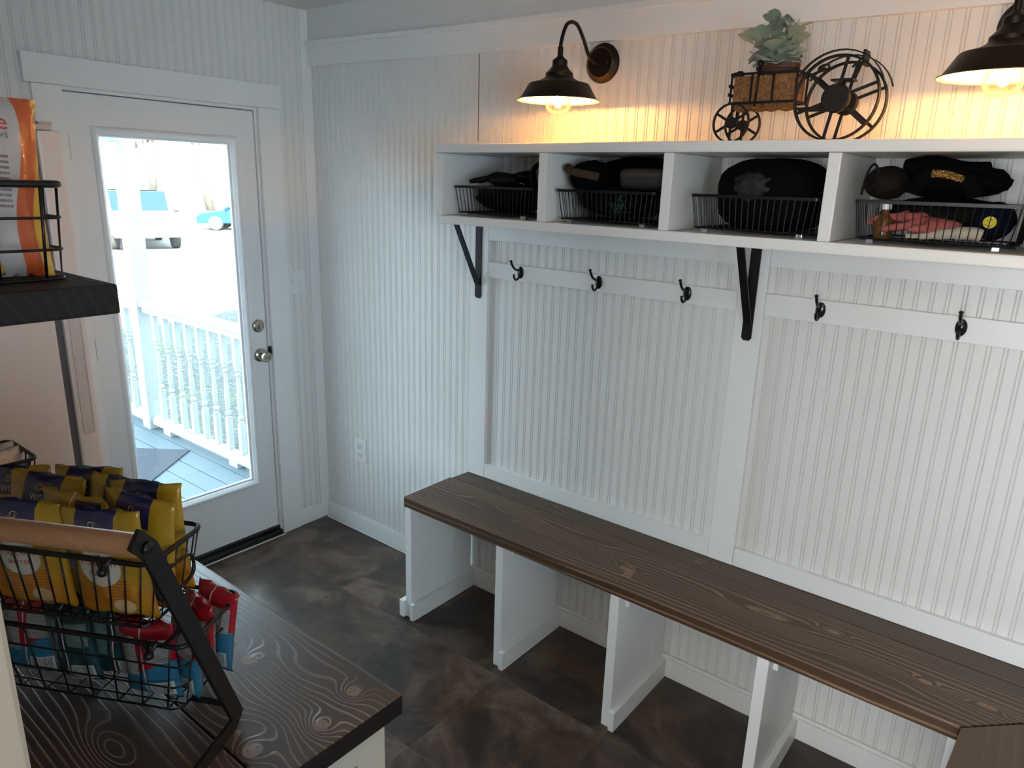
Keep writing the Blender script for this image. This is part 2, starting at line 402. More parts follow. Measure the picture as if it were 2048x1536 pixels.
def ring(mb, y0, y1, z0, z1, w, x0, x1):
    """mitred moulding ring with a rounded profile, around the glass"""
    prof = [(0.0, x0), (0.004, x1 * 0.7 + x0 * 0.3), (w * 0.35, x1), (w * 0.6, x1 * 0.85 + x0 * 0.15), (w, x0 - 0.0)]
    rows = []
    for d, x in prof: rows.append([Vector((x, y0 + d, z0 + d)), Vector((x, y1 - d, z0 + d)), Vector((x, y1 - d, z1 - d)), Vector((x, y0 + d, z1 - d))])
    mb.quadgrid(rows, closev=True); return mb
gm = MB(); ring(gm, gy0 - 0.022, gy1 + 0.030, gz0 - 0.028, gz1 + 0.026, 0.030, -0.009, 0.006)
ring(gm, gy0 + 0.001, gy1 + 0.001, gz0, gz1, 0.012, -0.030, -0.022); gm.box(-0.03, -0.02, gy0, gy0 + 0.01, gz0, gz1); gm.box(-0.03, -0.02, gy1 - 0.01, gy1, gz0, gz1)
obj('glass_frame', gm, DOORP, door)
obj('door_glass', MB().box(-0.031, -0.027, gy0, gy1, gz0, gz1), GLASS, door, world=True)
LM = lambda x, y, z: Matrix.Translation((x, y, z)) @ Matrix.Rotation(R(90), 4, 'Y')
db = obj('deadbolt', MB().lathe([(0.0, 0.0), (0.031, 0.0), (0.031, 0.004), (0.027, 0.009), (0.020, 0.012), (0, 0.012)], 32, LM(-0.008, -0.352, 1.10)), NICKEL, door, smooth=True, angle=40)
obj('thumb_turn', MB().box(0.004, 0.018, -0.357, -0.347, 1.083, 1.113, 0.003, None), NICKEL, door)
kn = MB().lathe([(0, 0), (0.033, 0), (0.033, 0.004), (0.028, 0.010), (0.014, 0.014), (0.012, 0.030), (0.020, 0.036), (0.0265, 0.046), (0.0265, 0.058), (0.021, 0.067), (0.012, 0.069), (0.011, 0.066), (0, 0.066)], 32, LM(-0.008, -0.350, 0.957))
obj('door_knob', kn, NICKEL, door, smooth=True, angle=40)
obj('knob_button', MB().box(0.057, 0.061, -0.354, -0.346, 0.955, 0.959, 0.001), BLACK, door)
obj('strike_plate', MB().box(-0.006, 0.006, DY1 - 0.013, DY1 - 0.001, 0.935, 0.995, 0.002), BLACK, door)
for z in (1.87, 1.10, 0.28):
    hg = MB(); hg.tube([(-0.002, DY0 + 0.005, z - 0.045), (-0.002, DY0 + 0.005, z + 0.045)], 0.0055, 10); hg.box(-0.0085, -0.0070, DY0 + 0.007, DY0 + 0.012, z - 0.045, z + 0.045)
    obj('hinge', hg, simple('painted_hinge', (0.55, 0.53, 0.5), 0.4, 0.4), door)
th = MB().box(-0.14, 0.028, DY0 + 0.001, DY1 - 0.013, 0.001, 0.030, 0.004); th.box(-0.05, 0.006, DY0 + 0.007, DY1 - 0.013, 0.030, 0.046, 0.003)
obj('threshold', th, THRESH, door)
obj('threshold_strip', MB().box(0.029, 0.036, DY0 - 0.0, DY1 - 0.002, 0.001, 0.006, 0.001), PLATE, door)

# ------------------------------------------------------------------ switch and outlet
SCREWG = simple('screw_grey', (0.5, 0.5, 0.5), 0.4)
sw = thing('light_switch', 'white two-gang light switch plate on the wall right of the door', 'light switch', (0.0, -0.136, 1.29))
obj('switch_plate', MB().box(0.0, 0.007, -0.187, -0.086, 1.233, 1.349, 0.002), PLATE, sw)
obj('toggle', MB().box(0.007, 0.016, -0.163, -0.157, 1.283, 1.301, 0.0015), PLATE, sw)
obj('toggle', MB().box(0.007, 0.016, -0.117, -0.111, 1.277, 1.295, 0.0015), PLATE, sw)
for y in (-0.160, -0.114):
    for z in (1.262, 1.320): obj('screw', MB().lathe([(0.0028, 0), (0.0028, 0.0012), (0, 0.0015)], 10, LM(0.0068, y, z)), SCREWG, sw)

ol = thing('power_outlet', 'white duplex power outlet low on the wall left of the bench', 'outlet', (0.295, 0.0, 0.45))
obj('outlet_plate', MB().box(0.252, 0.338, -0.007, 0.0, 0.388, 0.513, 0.002), PLATE, ol)
for z in (0.474, 0.425):
    rc = obj('receptacle', MB().box(0.278, 0.312, -0.009, -0.006, z - 0.017, z + 0.017, 0.004), PLATE, ol)
    sl_ = MB().box(0.286, 0.289, -0.0098, -0.0086, z - 0.002, z + 0.009); sl_.box(0.301, 0.304, -0.0098, -0.0086, z - 0.002, z + 0.008); sl_.lathe([(0.003, 0), (0.003, 0.001), (0, 0.001)], 10, Matrix.Translation((0.295, -0.0087, z - 0.009)) @ Matrix.Rotation(R(90), 4, 'X'))
    obj('slots', sl_, DARKSLOT, rc)
# ------------------------------------------------------------------ bench
bknots = [(2.004, -0.285, .055, .022, 3.5), (2.02, -0.305, .03, .016, -2.5), (2.89, -0.262, .035, .014, 3), (3.03, -0.262, .04, .014, -3), (2.638, -0.19, .04, .016, 3), (1.259, -0.060, .03, .012, 3), (1.544, -0.045, .03, .012, -3), (2.164, -0.075, .03, .012, 3), (1.30, -0.20, .12, .03, -2.0), (1.42, -0.27, .09, .02, 2), (2.45, -0.24, .16, .03, 2.4), (2.75, -0.30, .2, .03, -2.6), (1.75, -0.2, .2, .03, 2.0)]
BWOOD = wood('stained_pine_bench', (0.030, 0.016, 0.009), (0.115, 0.060, 0.032), (0.36, 0.215, 0.12), 62, bknots, rough=0.40, amp=4.2, stretch=0.10, lw=0.84, linestr=0.95, seedz=3.0)
BWOOD2 = wood('stained_pine_bench_rear', (0.030, 0.017, 0.010), (0.105, 0.058, 0.033), (0.27, 0.16, 0.09), 55, bknots, rough=0.42, amp=4.0, stretch=0.10, lw=0.84, linestr=0.55, seedz=8.0)
LWOOD = wood('stained_pine_return', (0.055, 0.030, 0.015), (0.15, 0.085, 0.048), (0.22, 0.13, 0.075), 40, (), rough=0.42, amp=3.0, stretch=0.12, lw=0.84, along=1, linestr=0.3, seedz=5.0)
bench = thing('bench', 'long white cubby bench with a dark stained plank seat along the panelled wall', 'bench', (0, 0, 0))
BT, BB = 0.551, 0.508
mx = lambda y: 2.987 + (y + 0.389) * (0.117 / 0.117)
def mitre(y0, y1): return [(1.028, y0), (mx(y0), y0), (mx(y1), y1), (1.028 + (0.012 if y1 > -0.05 else 0), y1)]
obj('seat_plank', MB().prism(mitre(-0.390, -0.1155), BB, BT, 'xy', 0.003), BWOOD, bench)
obj('seat_plank', MB().prism([(1.036, -0.1125), (mx(-0.1125), -0.1125), (mx(-0.004), -0.004), (1.044, -0.004)], BB, BT - 0.001, 'xy', 0.003), BWOOD2, bench)
for i, x in enumerate((1.033, 1.517, 2.004, 2.492, 2.968)):
    dv = MB(); dv.box(x, x + 0.034, -0.388, -0.1150, 0.0, BB - 0.0005, 0.002); dv.box(x, x + 0.034, -0.1135, -0.017, 0.0, BB - 0.0005, 0.002)
    d = obj('divider', dv, WHITE2, bench)
    obj('base_strip', MB().box(x + 0.0345, x + 0.0545, -0.400, -0.018, 0.0, 0.076, 0.0015), WHITE2, d)
    if i == 0: obj('base_strip', MB().box(x - 0.026, x - 0.0005, -0.402, -0.018, 0.0, 0.076, 0.0015), WHITE2, d)
    obj('cleat', MB().box(x + 0.0345, x + 0.049, -0.345, -0.03, BB - 0.052, BB - 0.001, 0.001), WHITE2, d)
lb = thing('bench', 'mitred return of the dark stained bench at the right edge of the view', 'bench', (0, 0, 0))
lp = [(2.988, -0.392), (3.372, -0.006), (3.372, -1.15), (2.952, -1.15)]
obj('seat_plank', MB().prism([(2.990, -0.394), (3.262, -0.122), (3.262, -1.15), (2.952, -1.15)], BB, BT - 0.0005, 'xy', 0.0015), LWOOD, lb)
obj('seat_plank', MB().prism([(3.265, -0.119), (3.372, -0.012), (3.372, -1.15), (3.265, -1.15)], BB, BT - 0.0005, 'xy', 0.0015), LWOOD, lb)
for y in (-1.14, -0.78):
    obj('divider', MB().box(3.03, 3.37, y, y + 0.034, 0.0, BB - 0.0005, 0.002), WHITE2, lb)

# ------------------------------------------------------------------ cubby shelf
SF = -0.335; ST = 1.913
SHP = paint('shelf_paint', (0.80, 0.78, 0.75), 0.35, 0.1)
cub = thing('cubby_shelf', 'long white wall shelf with open cubbies above the bench', 'shelf', (1.156, 0, 1.642))
obj('top_board', MB().box(1.150, RX, SF - 0.003, -0.001, 1.884, ST, 0.004), SHP, cub)
obj('bottom_board', MB().box(1.172, RX, SF, -0.001, 1.6425, 1.672, 0.004), SHP, cub)
obj('side_board', MB().box(1.156, 1.186, SF, -0.001, 1.6725, 1.8835, 0.003), SHP, cub)
for x in (1.606, 2.038, 2.476, 2.904): obj('divider', MB().box(x, x + 0.031, SF, -0.001, 1.6725, 1.8835, 0.003), SHP, cub)

def bracket(x, label, yd):
    b = thing('shelf_bracket', label, 'shelf bracket', (x, -0.02, 1.34), group='black angle brackets under the cubby shelf')
    zt = 1.6415; y0 = -0.0195
    st = MB().prism([(x - 0.016, zt - 0.004), (x - 0.016, 1.340), (x - 0.009, 1.332), (x + 0.009, 1.332), (x + 0.016, 1.340), (x + 0.016, zt - 0.004)], y0 - 0.004, y0, 'xz')
    s = obj('wall_strip', st, BLACK, b)
    for z in (1.60, 1.50, 1.37):
        obj('screw', MB().lathe([(0.0045, 0), (0.004, 0.002), (0, 0.0025)], 12, Matrix.Translation((x, y0 - 0.0035, z)) @ Matrix.Rotation(R(90), 4, 'X')), BLACK, s, smooth=True, angle=40)
    obj('top_strip', MB().box(x - 0.016, x + 0.016, -0.215, y0 - 0.0, zt - 0.004, zt - 0.0005), BLACK, b)
    dg = MB(); a = Vector((x, -0.158, zt - 0.006)); c = Vector((x, y0 - 0.005, 1.385)); d = (c - a).normalized(); n = Vector((0, d.z, -d.y)) * 0.003; wx = Vector((0.012, 0, 0))
    rows = [[p + s1 * wx + s2 * n for s1, s2 in ((-1, -1), (1, -1), (1, 1), (-1, 1))] for p in (a, c)]
    vs = dg.quadgrid(rows, closev=True); dg.bm.faces.new(vs[0]); dg.bm.faces.new(vs[1]); obj('diagonal_brace', dg, BLACK, b)
bracket(1.088, 'black metal shelf bracket on the trim board at the left end of the cubby shelf', 0)
bracket(2.216, 'black metal shelf bracket on the trim board between the two panels', 0)

# ------------------------------------------------------------------ coat hooks
HOOKM = simple('black_enamel', (0.012, 0.012, 0.014), 0.2, 0.4, 0.1, 40)
def bez(P, n=10):
    out = []
    P = [Vector(p) for p in P]
    for i in range(len(P) - 1):
        p0 = P[max(i - 1, 0)]; p1 = P[i]; p2 = P[i + 1]; p3 = P[min(i + 2, len(P) - 1)]
        for k in range(n):
            t = k / n; out.append(0.5 * ((2 * p1) + (p2 - p0) * t + (2 * p0 - 5 * p1 + 4 * p2 - p3) * t * t + (3 * p1 - p0 - 3 * p2 + p3) * t ** 3))
    out.append(P[-1]); return out
def make_hook():
    h = thing('coat_hook', '', 'coat hook', (0, 0, 0), group='black coat hooks along the hook rail')
    obj('backplate', MB().lathe([(0.0, 0), (0.0125, 0.0), (0.0125, 0.002), (0.010, 0.0045), (0, 0.0055)], 20, Matrix.Diagonal((1.15, 1, 1.85, 1)) @ Matrix.Rotation(R(90), 4, 'X')), HOOKM, h, smooth=True, angle=50)
    up = bez([(0, -0.004, 0.010), (0, -0.018, 0.010), (0, -0.036, 0.016), (0, -0.052, 0.030), (0, -0.064, 0.050)], 7)
    obj('upper_prong', MB().tube(up, [0.0045] * (len(up) - 4) + [0.0042, 0.005, 0.0062, 0.0048], 10), HOOKM, h, smooth=True)
    lo = bez([(0, -0.004, -0.004), (0, -0.012, -0.020), (0, -0.028, -0.026), (0, -0.040, -0.016), (0, -0.041, -0.004)], 7)
    obj('lower_prong', MB().tube(lo, [0.0045] * (len(lo) - 4) + [0.0042, 0.005, 0.0055, 0.0045], 10), HOOKM, h, smooth=True)
    for z in (0.011, -0.013): obj('screw', MB().lathe([(0.003, 0), (0.0025, 0.0015), (0, 0.002)], 10, Matrix.Translation((0, -0.0045, z)) @ Matrix.Rotation(R(90), 4, 'X')), SCREWG, h, smooth=True)
    return h
hk = make_hook()
hl = ['black double coat hook nearest the left end of the hook rail', 'black double coat hook in the middle of the left panel', 'black double coat hook just left of the middle bracket', 'black double coat hook just right of the middle bracket', 'black double coat hook farthest right, on the right panel']
for i, x in enumerate((1.303, 1.659, 2.002, 2.426, 2.785)):
    o = hk if i == 0 else copy_tree(hk)
    o.location = (x, -0.0185, 1.456); o['label'] = hl[i]; 

# ------------------------------------------------------------------ wall lamps
INW = simple('cream_enamel', (0.85, 0.80, 0.70), 0.3)
FIL = NT('filament'); FIL.p(color=(1, 0.8, 0.4), em=(1.0, 0.62, 0.25, 1), es=160.0); FIL = FIL.m
def make_lamp():
    l = thing('wall_lamp', '', 'wall lamp', (0, 0, 0), group='bronze gooseneck barn lamps above the cubby shelf')
    MX = Matrix.Rotation(R(90), 4, 'X')
    bp = obj('backplate', MB().lathe([(0, 0), (0.063, 0), (0.063, 0.006), (0.055, 0.016), (0.049, 0.020), (0.046, 0.019), (0.045, 0.022), (0, 0.022)], 40, MX), BRONZE, l, smooth=True, angle=35)
    obj('copper_rim', MB().lathe([(0.0475, 0.0195), (0.0485, 0.0215), (0.0465, 0.0215)], 40, MX, cap=False), simple('worn_copper_edge', (0.30, 0.17, 0.09), 0.3, 0.9), bp, smooth=True)  # thin copper-coloured ring around the backplate
    obj('screw', MB().lathe([(0.004, 0), (0.003, 0.003), (0, 0.004)], 12, Matrix.Translation((0.030, -0.022, 0.0)) @ MX), BLACK, bp, smooth=True)
    arm = bez([(0, -0.020, -0.003), (0, -0.052, -0.004), (0.0, -0.092, 0.012), (0, -0.130, 0.058), (0, -0.172, 0.092), (0, -0.222, 0.083), (0, -0.250, 0.028), (0, -0.252, -0.022)], 8)
    obj('gooseneck_arm', MB().tube(arm, 0.0058, 12), BRONZE, l, smooth=True)
    z0 = -0.143
    pf = [(0.0, 0.103), (0.0085, 0.103), (0.0085, 0.078), (0.012, 0.074), (0.022, 0.066), (0.0235, 0.064), (0.0235, 0.050), (0.030, 0.040), (0.040, 0.030), (0.043, 0.027), (0.043, 0.018), (0.047, 0.013), (0.066, 0.003), (0.092, -0.003), (0.0955, -0.006), (0.122, -0.049), (0.131, -0.0515), (0.131, -0.053)]
    T = Matrix.Translation((0, -0.252, z0 + 0.053))
    sh = obj('lamp_shade', MB().lathe(pf, 48, T, cap=False), BRONZE, l, smooth=True, angle=28)
    pi_ = [(r - 0.0015 if r > 0.01 else r, z - 0.0018) for r, z in pf[7:-1]] + [(0.130, -0.0535)]
    pi_ = [(0.0, 0.036)] + pi_
    obj('shade_lining', MB().lathe(pi_, 48, T, cap=False), INW, sh, smooth=True, angle=28)
    bl = obj('bulb', MB().lathe([(0.0, -0.040), (0.014, -0.0385), (0.028, -0.032), (0.038, -0.020), (0.0425, -0.004), (0.040, 0.010), (0.032, 0.024), (0.020, 0.036), (0.014, 0.046), (0.013, 0.060)], 32, Matrix.Translation((0, -0.252, z0 - 0.002)), cap=False), BULBG, l, smooth=True)
    fl = MB(); cz = z0 + 0.003
    for k in range(5):
        a = k * 2 * math.pi / 5; fl.tube([(0.004 * math.cos(a), -0.252 + 0.004 * math.sin(a), cz - 0.012), (0.007 * math.cos(a + .6), -0.252 + 0.007 * math.sin(a + .6), cz + 0.012)], 0.0007, 5)
    obj('filament', fl, FIL, bl)
    obj('socket', MB().lathe([(0, 0.0), (0.014, 0.0), (0.014, 0.03), (0, 0.03)], 20, Matrix.Translation((0, -0.252, z0 + 0.05))), NICKEL, l, smooth=True, angle=40)
    return l
lampp = make_lamp(); lampp.location = (1.612, -0.0005, 2.186)
lampp['label'] = 'bronze gooseneck wall lamp with dome shade, fully visible left of the tractor planter'
l2 = copy_tree(lampp); l2.location = (2.795, -0.0005, 2.186)
l2['label'] = 'bronze dome wall lamp cut off by the right edge, its bulb glaring'
LAMPW = 7.0
for x in (1.612, 2.795):
    light('bulb_light', 'POINT', (x, -0.252, 2.186 - 0.143 + 0.003), None, LAMPW, (1.0, 0.45, 0.11), shadow_soft_size=0.012)

cl_ = thing('ceiling_light', 'warm round flush ceiling light above and behind the camera position', 'ceiling light', (3.1, -2.75, 2.52))
obj('light_base', MB().lathe([(0, 2.519), (0.15, 2.519), (0.15, 2.495), (0, 2.495)], 32, Matrix.Translation((3.1, -2.75, 0))), BRONZE, cl_, smooth=True, angle=40)
DIFF = NT('lit_diffuser'); DIFF.p(color=(1, 0.9, 0.75), em=(1.0, 0.70, 0.42, 1), es=24.0); DIFF = DIFF.m
obj('diffuser', MB().lathe([(0.14, 2.494), (0.13, 2.465), (0.09, 2.445), (0, 2.435)], 32, Matrix.Translation((3.1, -2.75, 0))), DIFF, cl_, smooth=True)
# ------------------------------------------------------------------ wire baskets in the cubbies
def make_cubby_basket():
    W, D, H = 0.352, 0.262, 0.103; tp = 0.012
    b = thing('wire_basket', '', 'wire basket', (0, 0, 0), group='black wire baskets in the cubbies')
    def rr(w, d, z, r, n=5):
        out = []
        for cx, cy, a0 in ((w / 2 - r, d / 2 - r, 0), (-w / 2 + r, d / 2 - r, 90), (-w / 2 + r, -d / 2 + r, 180), (w / 2 - r, -d / 2 + r, 270)):
            for k in range(n): a = R(a0 + 90 * k / (n - 1)); out.append(Vector((cx + r * math.cos(a), cy + r * math.sin(a), z)))
        return out
    rim = MB()
    for z in (H, H - 0.007):
        pass
    o_ = rr(W, D, H, 0.012); rows = [[p + Vector((0, 0, dz)) for p in q] for q, dz in ((o_, 0), (rr(W - 0.004, D - 0.004, H, 0.011), 0), (rr(W - 0.004, D - 0.004, H, 0.011), -0.008), (o_, -0.008))]
    rim.quadgrid(rows, closeu=True, closev=True)
    obj('rim', rim, BLACK, b)
    wr = MB(); n = 20
    for i in range(n):
        x = -W / 2 + 0.010 + (W - 0.020) * i / (n - 1); xb = x * (1 - 2 * tp / W)
        wr.tube([(x, -D / 2 + 0.003, H - 0.006), (xb, -D / 2 + tp, 0.014), (xb, -D / 2 + tp + 0.004, 0.010), (xb, D / 2 - tp - 0.004, 0.010), (xb, D / 2 - tp, 0.014), (x, D / 2 - 0.003, H - 0.006)], 0.0011, 6)
    m = 14
    for i in range(m):
        y = -D / 2 + 0.012 + (D - 0.024) * i / (m - 1); yb = y * (1 - 2 * tp / D)
        for s in (-1, 1): wr.tube([(s * (W / 2 - 0.003), y, H - 0.006), (s * (W / 2 - tp), yb, 0.014), (s * (W / 2 - tp - 0.03), yb, 0.008)], 0.0011, 6)
    q = rr(W - 2 * tp, D - 2 * tp, 0.012, 0.012); wr.tube(q, 0.0022, 6, closed=True)
    for y in (-0.06, 0.06): wr.tube([(-W / 2 + tp, y, 0.007), (W / 2 - tp, y, 0.007)], 0.0018, 6)
    obj('wire_cage', wr, WIRE, b)
    for sx in (-1, 1):
        for sy in (-1, 1):
            obj('foot', MB().box(sx * (W / 2 - 0.045) - 0.008, sx * (W / 2 - 0.045) + 0.008, sy * (D / 2 - tp - 0.004) - 0.004, sy * (D / 2 - tp - 0.004) + 0.004, 0.0, 0.0105, 0.0015), CLEAR, b)['label'] = 'clear plastic foot'
    return b
cb = make_cubby_basket(); CBL = ['black wire basket in the leftmost cubby', 'black wire basket in the second cubby, under the shell case', 'black wire basket holding the big black coat in the third cubby', 'black wire basket in the fourth cubby, with pink gloves inside']
CBX = (1.377, 1.825, 2.285, 2.716)
for i, x in enumerate(CBX):
    o = cb if i == 0 else copy_tree(cb); o.location = (x, -0.165, 1.6728); o['label'] = CBL[i]
# clothes in the baskets
KNIT = simple('black_knit', (0.004, 0.004, 0.005), 0.9, 0, 0.4, 90, 0.6, spec=0.08)
PUFF = simple('black_puffer', (0.003, 0.003, 0.004), 0.8, 0, 0.3, 12, 0.3, spec=0.08)
BOOT = simple('black_rubber', (0.006, 0.006, 0.007), 0.6, 0, 0.3, 20, 0.2, spec=0.15)
GOLDK = simple('brown_fleece', (0.12, 0.055, 0.018), 0.9, 0, 0.5, 120, 0.8)
CASE1 = simple('grey_shell', (0.015, 0.013, 0.013), 0.6, 0, 0.15, 25)
CASE2 = simple('tan_shell_lid', (0.055, 0.034, 0.023), 0.6, 0, 0.15, 25)
GREY = simple('sheer_grey', (0.016, 0.014, 0.015), 0.7, 0, 0.4, 40, 0.3)
PINK = simple('pink_knit', (0.40, 0.10, 0.09), 0.85, 0, 0.15, 60, 0.5)
CREAMK = simple('cream_knit', (0.50, 0.44, 0.35), 0.9, 0, 0.15, 90, 0.8)
SEQ = NT('gold_sequins'); _o = SEQ.obj(); _v = SEQ.n('ShaderNodeTexVoronoi'); SEQ.l(_o, _v.inputs['Vector']); _v.inputs['Scale'].default_value = 260
SEQ.p(color=(0.55, 0.34, 0.10), metal=0.9, rough=0.25); SEQ.bump(_v.outputs['Distance'], 1.0, 0.004); SEQ = SEQ.m
AMBER = simple('amber_glass', (0.14, 0.06, 0.012), 0.15, 0, 0.2, 20)
NAVY = simple('navy_knit', (0.005, 0.007, 0.02), 0.9, 0, 0.3, 80, 0.5, spec=0.1)
OLIVE = simple('dark_olive_cloth', (0.007, 0.007, 0.005), 0.85, 0, 0.3, 30, 0.4, spec=0.1)
def glove(name, label, mat, loc, rotz, scale=1.0, tilt=0.0, group=None, curl=0.3):
    """skinned glove lying down: palm plus five fingers of different length"""
    bm = bmesh.new(); me = bpy.data.meshes.new(name)
    def ch(pts, rad, root=False):
        vs = [bm.verts.new(p) for p in pts]
        for a, b in zip(vs, vs[1:]): bm.edges.new((a, b))
        return list(zip(vs, rad))
    info = ch([(-0.07, 0, 0.0), (-0.03, 0, 0), (0.0, 0, 0.004), (0.035, 0, 0.004)], [0.026, 0.026, 0.032, 0.030])
    palm = info[3][0]; base = info[2][0]
    for i, (y, L) in enumerate(((-0.028, 0.055), (-0.010, 0.072), (0.009, 0.078), (0.028, 0.066))):
        a = bm.verts.new((0.055, y, 0.004)); b = bm.verts.new((0.055 + L * 0.5, y * 1.25, -0.002)); c = bm.verts.new((0.055 + L, y * 1.35, -0.002 - curl * 0.03))
        bm.edges.new((palm, a)); bm.edges.new((a, b)); bm.edges.new((b, c)); info += [(a, 0.011), (b, 0.0105), (c, 0.009)]
    a = bm.verts.new((0.01, 0.045, 0.0)); b = bm.verts.new((0.045, 0.062, -0.004)); bm.edges.new((base, a)); bm.edges.new((a, b)); info += [(a, 0.012), (b, 0.0105)]
    bm.verts.ensure_lookup_table(); bm.verts.index_update(); rad = {v.index: r for v, r in info}
    bm.to_mesh(me); bm.free(); me.materials.append(mat)
    o = bpy.data.objects.new(name, me); col.objects.link(o)
    sk = o.modifiers.new('skin', 'SKIN'); sk.use_smooth_shade = True; o.modifiers.new('sub', 'SUBSURF').render_levels = 1
    o.modifiers['sub'].levels = 1
    for i, sv in enumerate(me.skin_vertices[0].data): sv.radius = (rad[i], rad[i]); sv.use_root = (i == 0)
    o.location = loc; o.rotation_euler = (tilt, 0, rotz); o.scale = (scale,) * 3
    return tag(o, label, 'glove', group)
zb = 1.6872
# cubby 1
t1 = obj('jacket', MB().blob((1.36, -0.15, zb + 0.050), (0.150, 0.102, 0.05), 0.10, 2.4, 3, flatz=-0.048, folds=0.15), PUFF, smooth=True); tag(t1, 'crumpled black jacket lying low in the leftmost wire basket', 'jacket')
glove('glove', 'black glove lying on the jacket in the leftmost cubby, next to the wall side', BOOT, (1.36, -0.21, zb + 0.112), R(-152), 0.9, 0, 'black gloves in the leftmost cubby')
glove('glove', 'black glove draped behind the front glove in the leftmost cubby', BOOT, (1.44, -0.14, zb + 0.117), R(-165), 0.95, 0.2, 'black gloves in the leftmost cubby')
gg = thing('goggles', 'round black goggles lodged against the right side of the leftmost cubby', 'goggles', (1.53, -0.19, zb + 0.12))
gf = MB().tube([(1.53 + 0.045 * math.cos(a) * 0.7, -0.21 + 0.045 * math.cos(a) * 0.35, zb + 0.125 + 0.042 * math.sin(a)) for a in [k * math.pi / 12 for k in range(24)]], 0.009, 8, closed=True)
obj('goggle_frame', gf, BOOT, gg, smooth=True)
obj('strap', MB().tube(bez([(1.565, -0.20, zb + 0.12), (1.58, -0.15, zb + 0.10), (1.56, -0.10, zb + 0.09), (1.50, -0.12, zb + 0.10)]), 0.011, 8, flat=0.4), KNIT, gg, smooth=True)
obj('lens', MB().blob((1.528, -0.203, zb + 0.125), (0.028, 0.01, 0.036), 0.0, 1, 1, 3), simple('dark_lens', (0.03, 0.035, 0.03), 0.08), gg, smooth=True)
# cubby 2
hat = thing('knit_hat', 'brown trimmed black knit hat flopped over the left rim of the second basket', 'hat', (1.70, -0.2, zb + 0.12))
obj('hat_crown', MB().blob((1.715, -0.19, zb + 0.128), (0.062, 0.085, 0.052), 0.1, 3, 5, folds=0.1), KNIT, hat, smooth=True)
obj('hat_trim', MB().tube(bez([(1.662, -0.255, zb + 0.155), (1.70, -0.272, zb + 0.142), (1.745, -0.272, zb + 0.135), (1.775, -0.25, zb + 0.128)]), 0.013, 10), GOLDK, hat, smooth=True)
s2 = thing('shirt', 'black shirt with green stitched print folded inside the second basket', 'shirt', (1.83, -0.165, zb + 0.05))
obj('folded_cloth', MB().blob((1.825, -0.165, zb + 0.055), (0.155, 0.106, 0.050), 0.05, 2.2, 9, flatz=-0.053, folds=0.08), KNIT, s2, smooth=True)
GRN = simple('green_print', (0.004, 0.06, 0.02), 0.7)
gp = MB(); rnd = random.Random(3)
for k in range(15):
    x0 = 1.86 + rnd.uniform(-0.012, 0.035); z0 = zb + 0.05 + rnd.uniform(-0.012, 0.012)
    gp.tube(bez([(x0, -0.2835, z0), (x0 + rnd.uniform(-.02, .01), -0.2845, z0 - 0.012 + rnd.uniform(-.01, .02)), (x0 + rnd.uniform(-.035, .03), -0.283, z0 + rnd.uniform(-.035, .02))], 4), 0.0009, 5)
obj('embroidery', gp, GRN, s2)
hc = thing('headphone_case', 'rounded hard shell case with a tan lid on the second basket', 'case', (1.92, -0.2, zb + 0.13))
def pill(cx, cy, z0, z1, rx, ry, r, seg=28):
    pr = []; n = 6
    for k in range(n + 1): a = R(-90 + 90 * k / n); pr.append((1 - r + r * math.cos(a), z0 + (r * 0.05) * (1 + math.sin(a)) * 4 * 0.5))
    return pr
def shell(mb, cx, cy, zs, rx, ry, seg=32, p=2.6):
    rows = []
    for s, z in zs:
        row = []
        for k in range(seg):
            a = k * 2 * math.pi / seg; c, q = math.cos(a), math.sin(a)
            row.append(Vector((cx + rx * s * abs(c) ** (2 / p) * (1 if c >= 0 else -1), cy + ry * s * abs(q) ** (2 / p) * (1 if q >= 0 else -1), z)))
        rows.append(row)
    vs = mb.quadgrid(rows, closev=True); mb.bm.faces.new(vs[0]); mb.bm.faces.new(list(reversed(vs[-1]))); return mb
zc = zb + 0.094
obj('case_base', shell(MB(), 1.925, -0.215, [(0.75, zc), (0.93, zc + 0.006), (1, zc + 0.018), (1.0, zc + 0.038)], 0.082, 0.055), CASE1, hc, smooth=True, angle=60)
obj('case_lid', shell(MB(), 1.925, -0.215, [(1.0, zc + 0.0395), (1.01, zc + 0.045), (0.97, zc + 0.055), (0.85, zc + 0.060), (0.4, zc + 0.062)], 0.082, 0.055), CASE2, hc, smooth=True, angle=60)
obj('zipper', shell(MB(), 1.925, -0.215, [(1.008, zc + 0.0365), (1.012, zc + 0.0405)], 0.082, 0.055), DARKSLOT, hc)
c2 = obj('sweater', MB().blob((1.83, -0.09, zb + 0.145), (0.165, 0.070, 0.050), 0.05, 2.2, 12, folds=0.06), KNIT, smooth=True); tag(c2, 'dark knit sweater piled at the back of the second cubby', 'sweater')
# cubby 3
ct = thing('coat', 'big black padded coat stuffed as a dome into the third cubby', 'coat', (2.285, -0.165, zb + 0.08))
obj('coat_body', MB().blob((2.292, -0.150, zb + 0.090), (0.150, 0.104, 0.100), 0.02, 2.0, 21, flatz=-0.088, folds=0.05, boxy=0.68), PUFF, ct, smooth=True)
obj('mesh_pocket', MB().blob((2.27, -0.225, zb + 0.110), (0.070, 0.038, 0.050), 0.12, 3.0, 5, folds=0.25), GREY, ct, smooth=True)
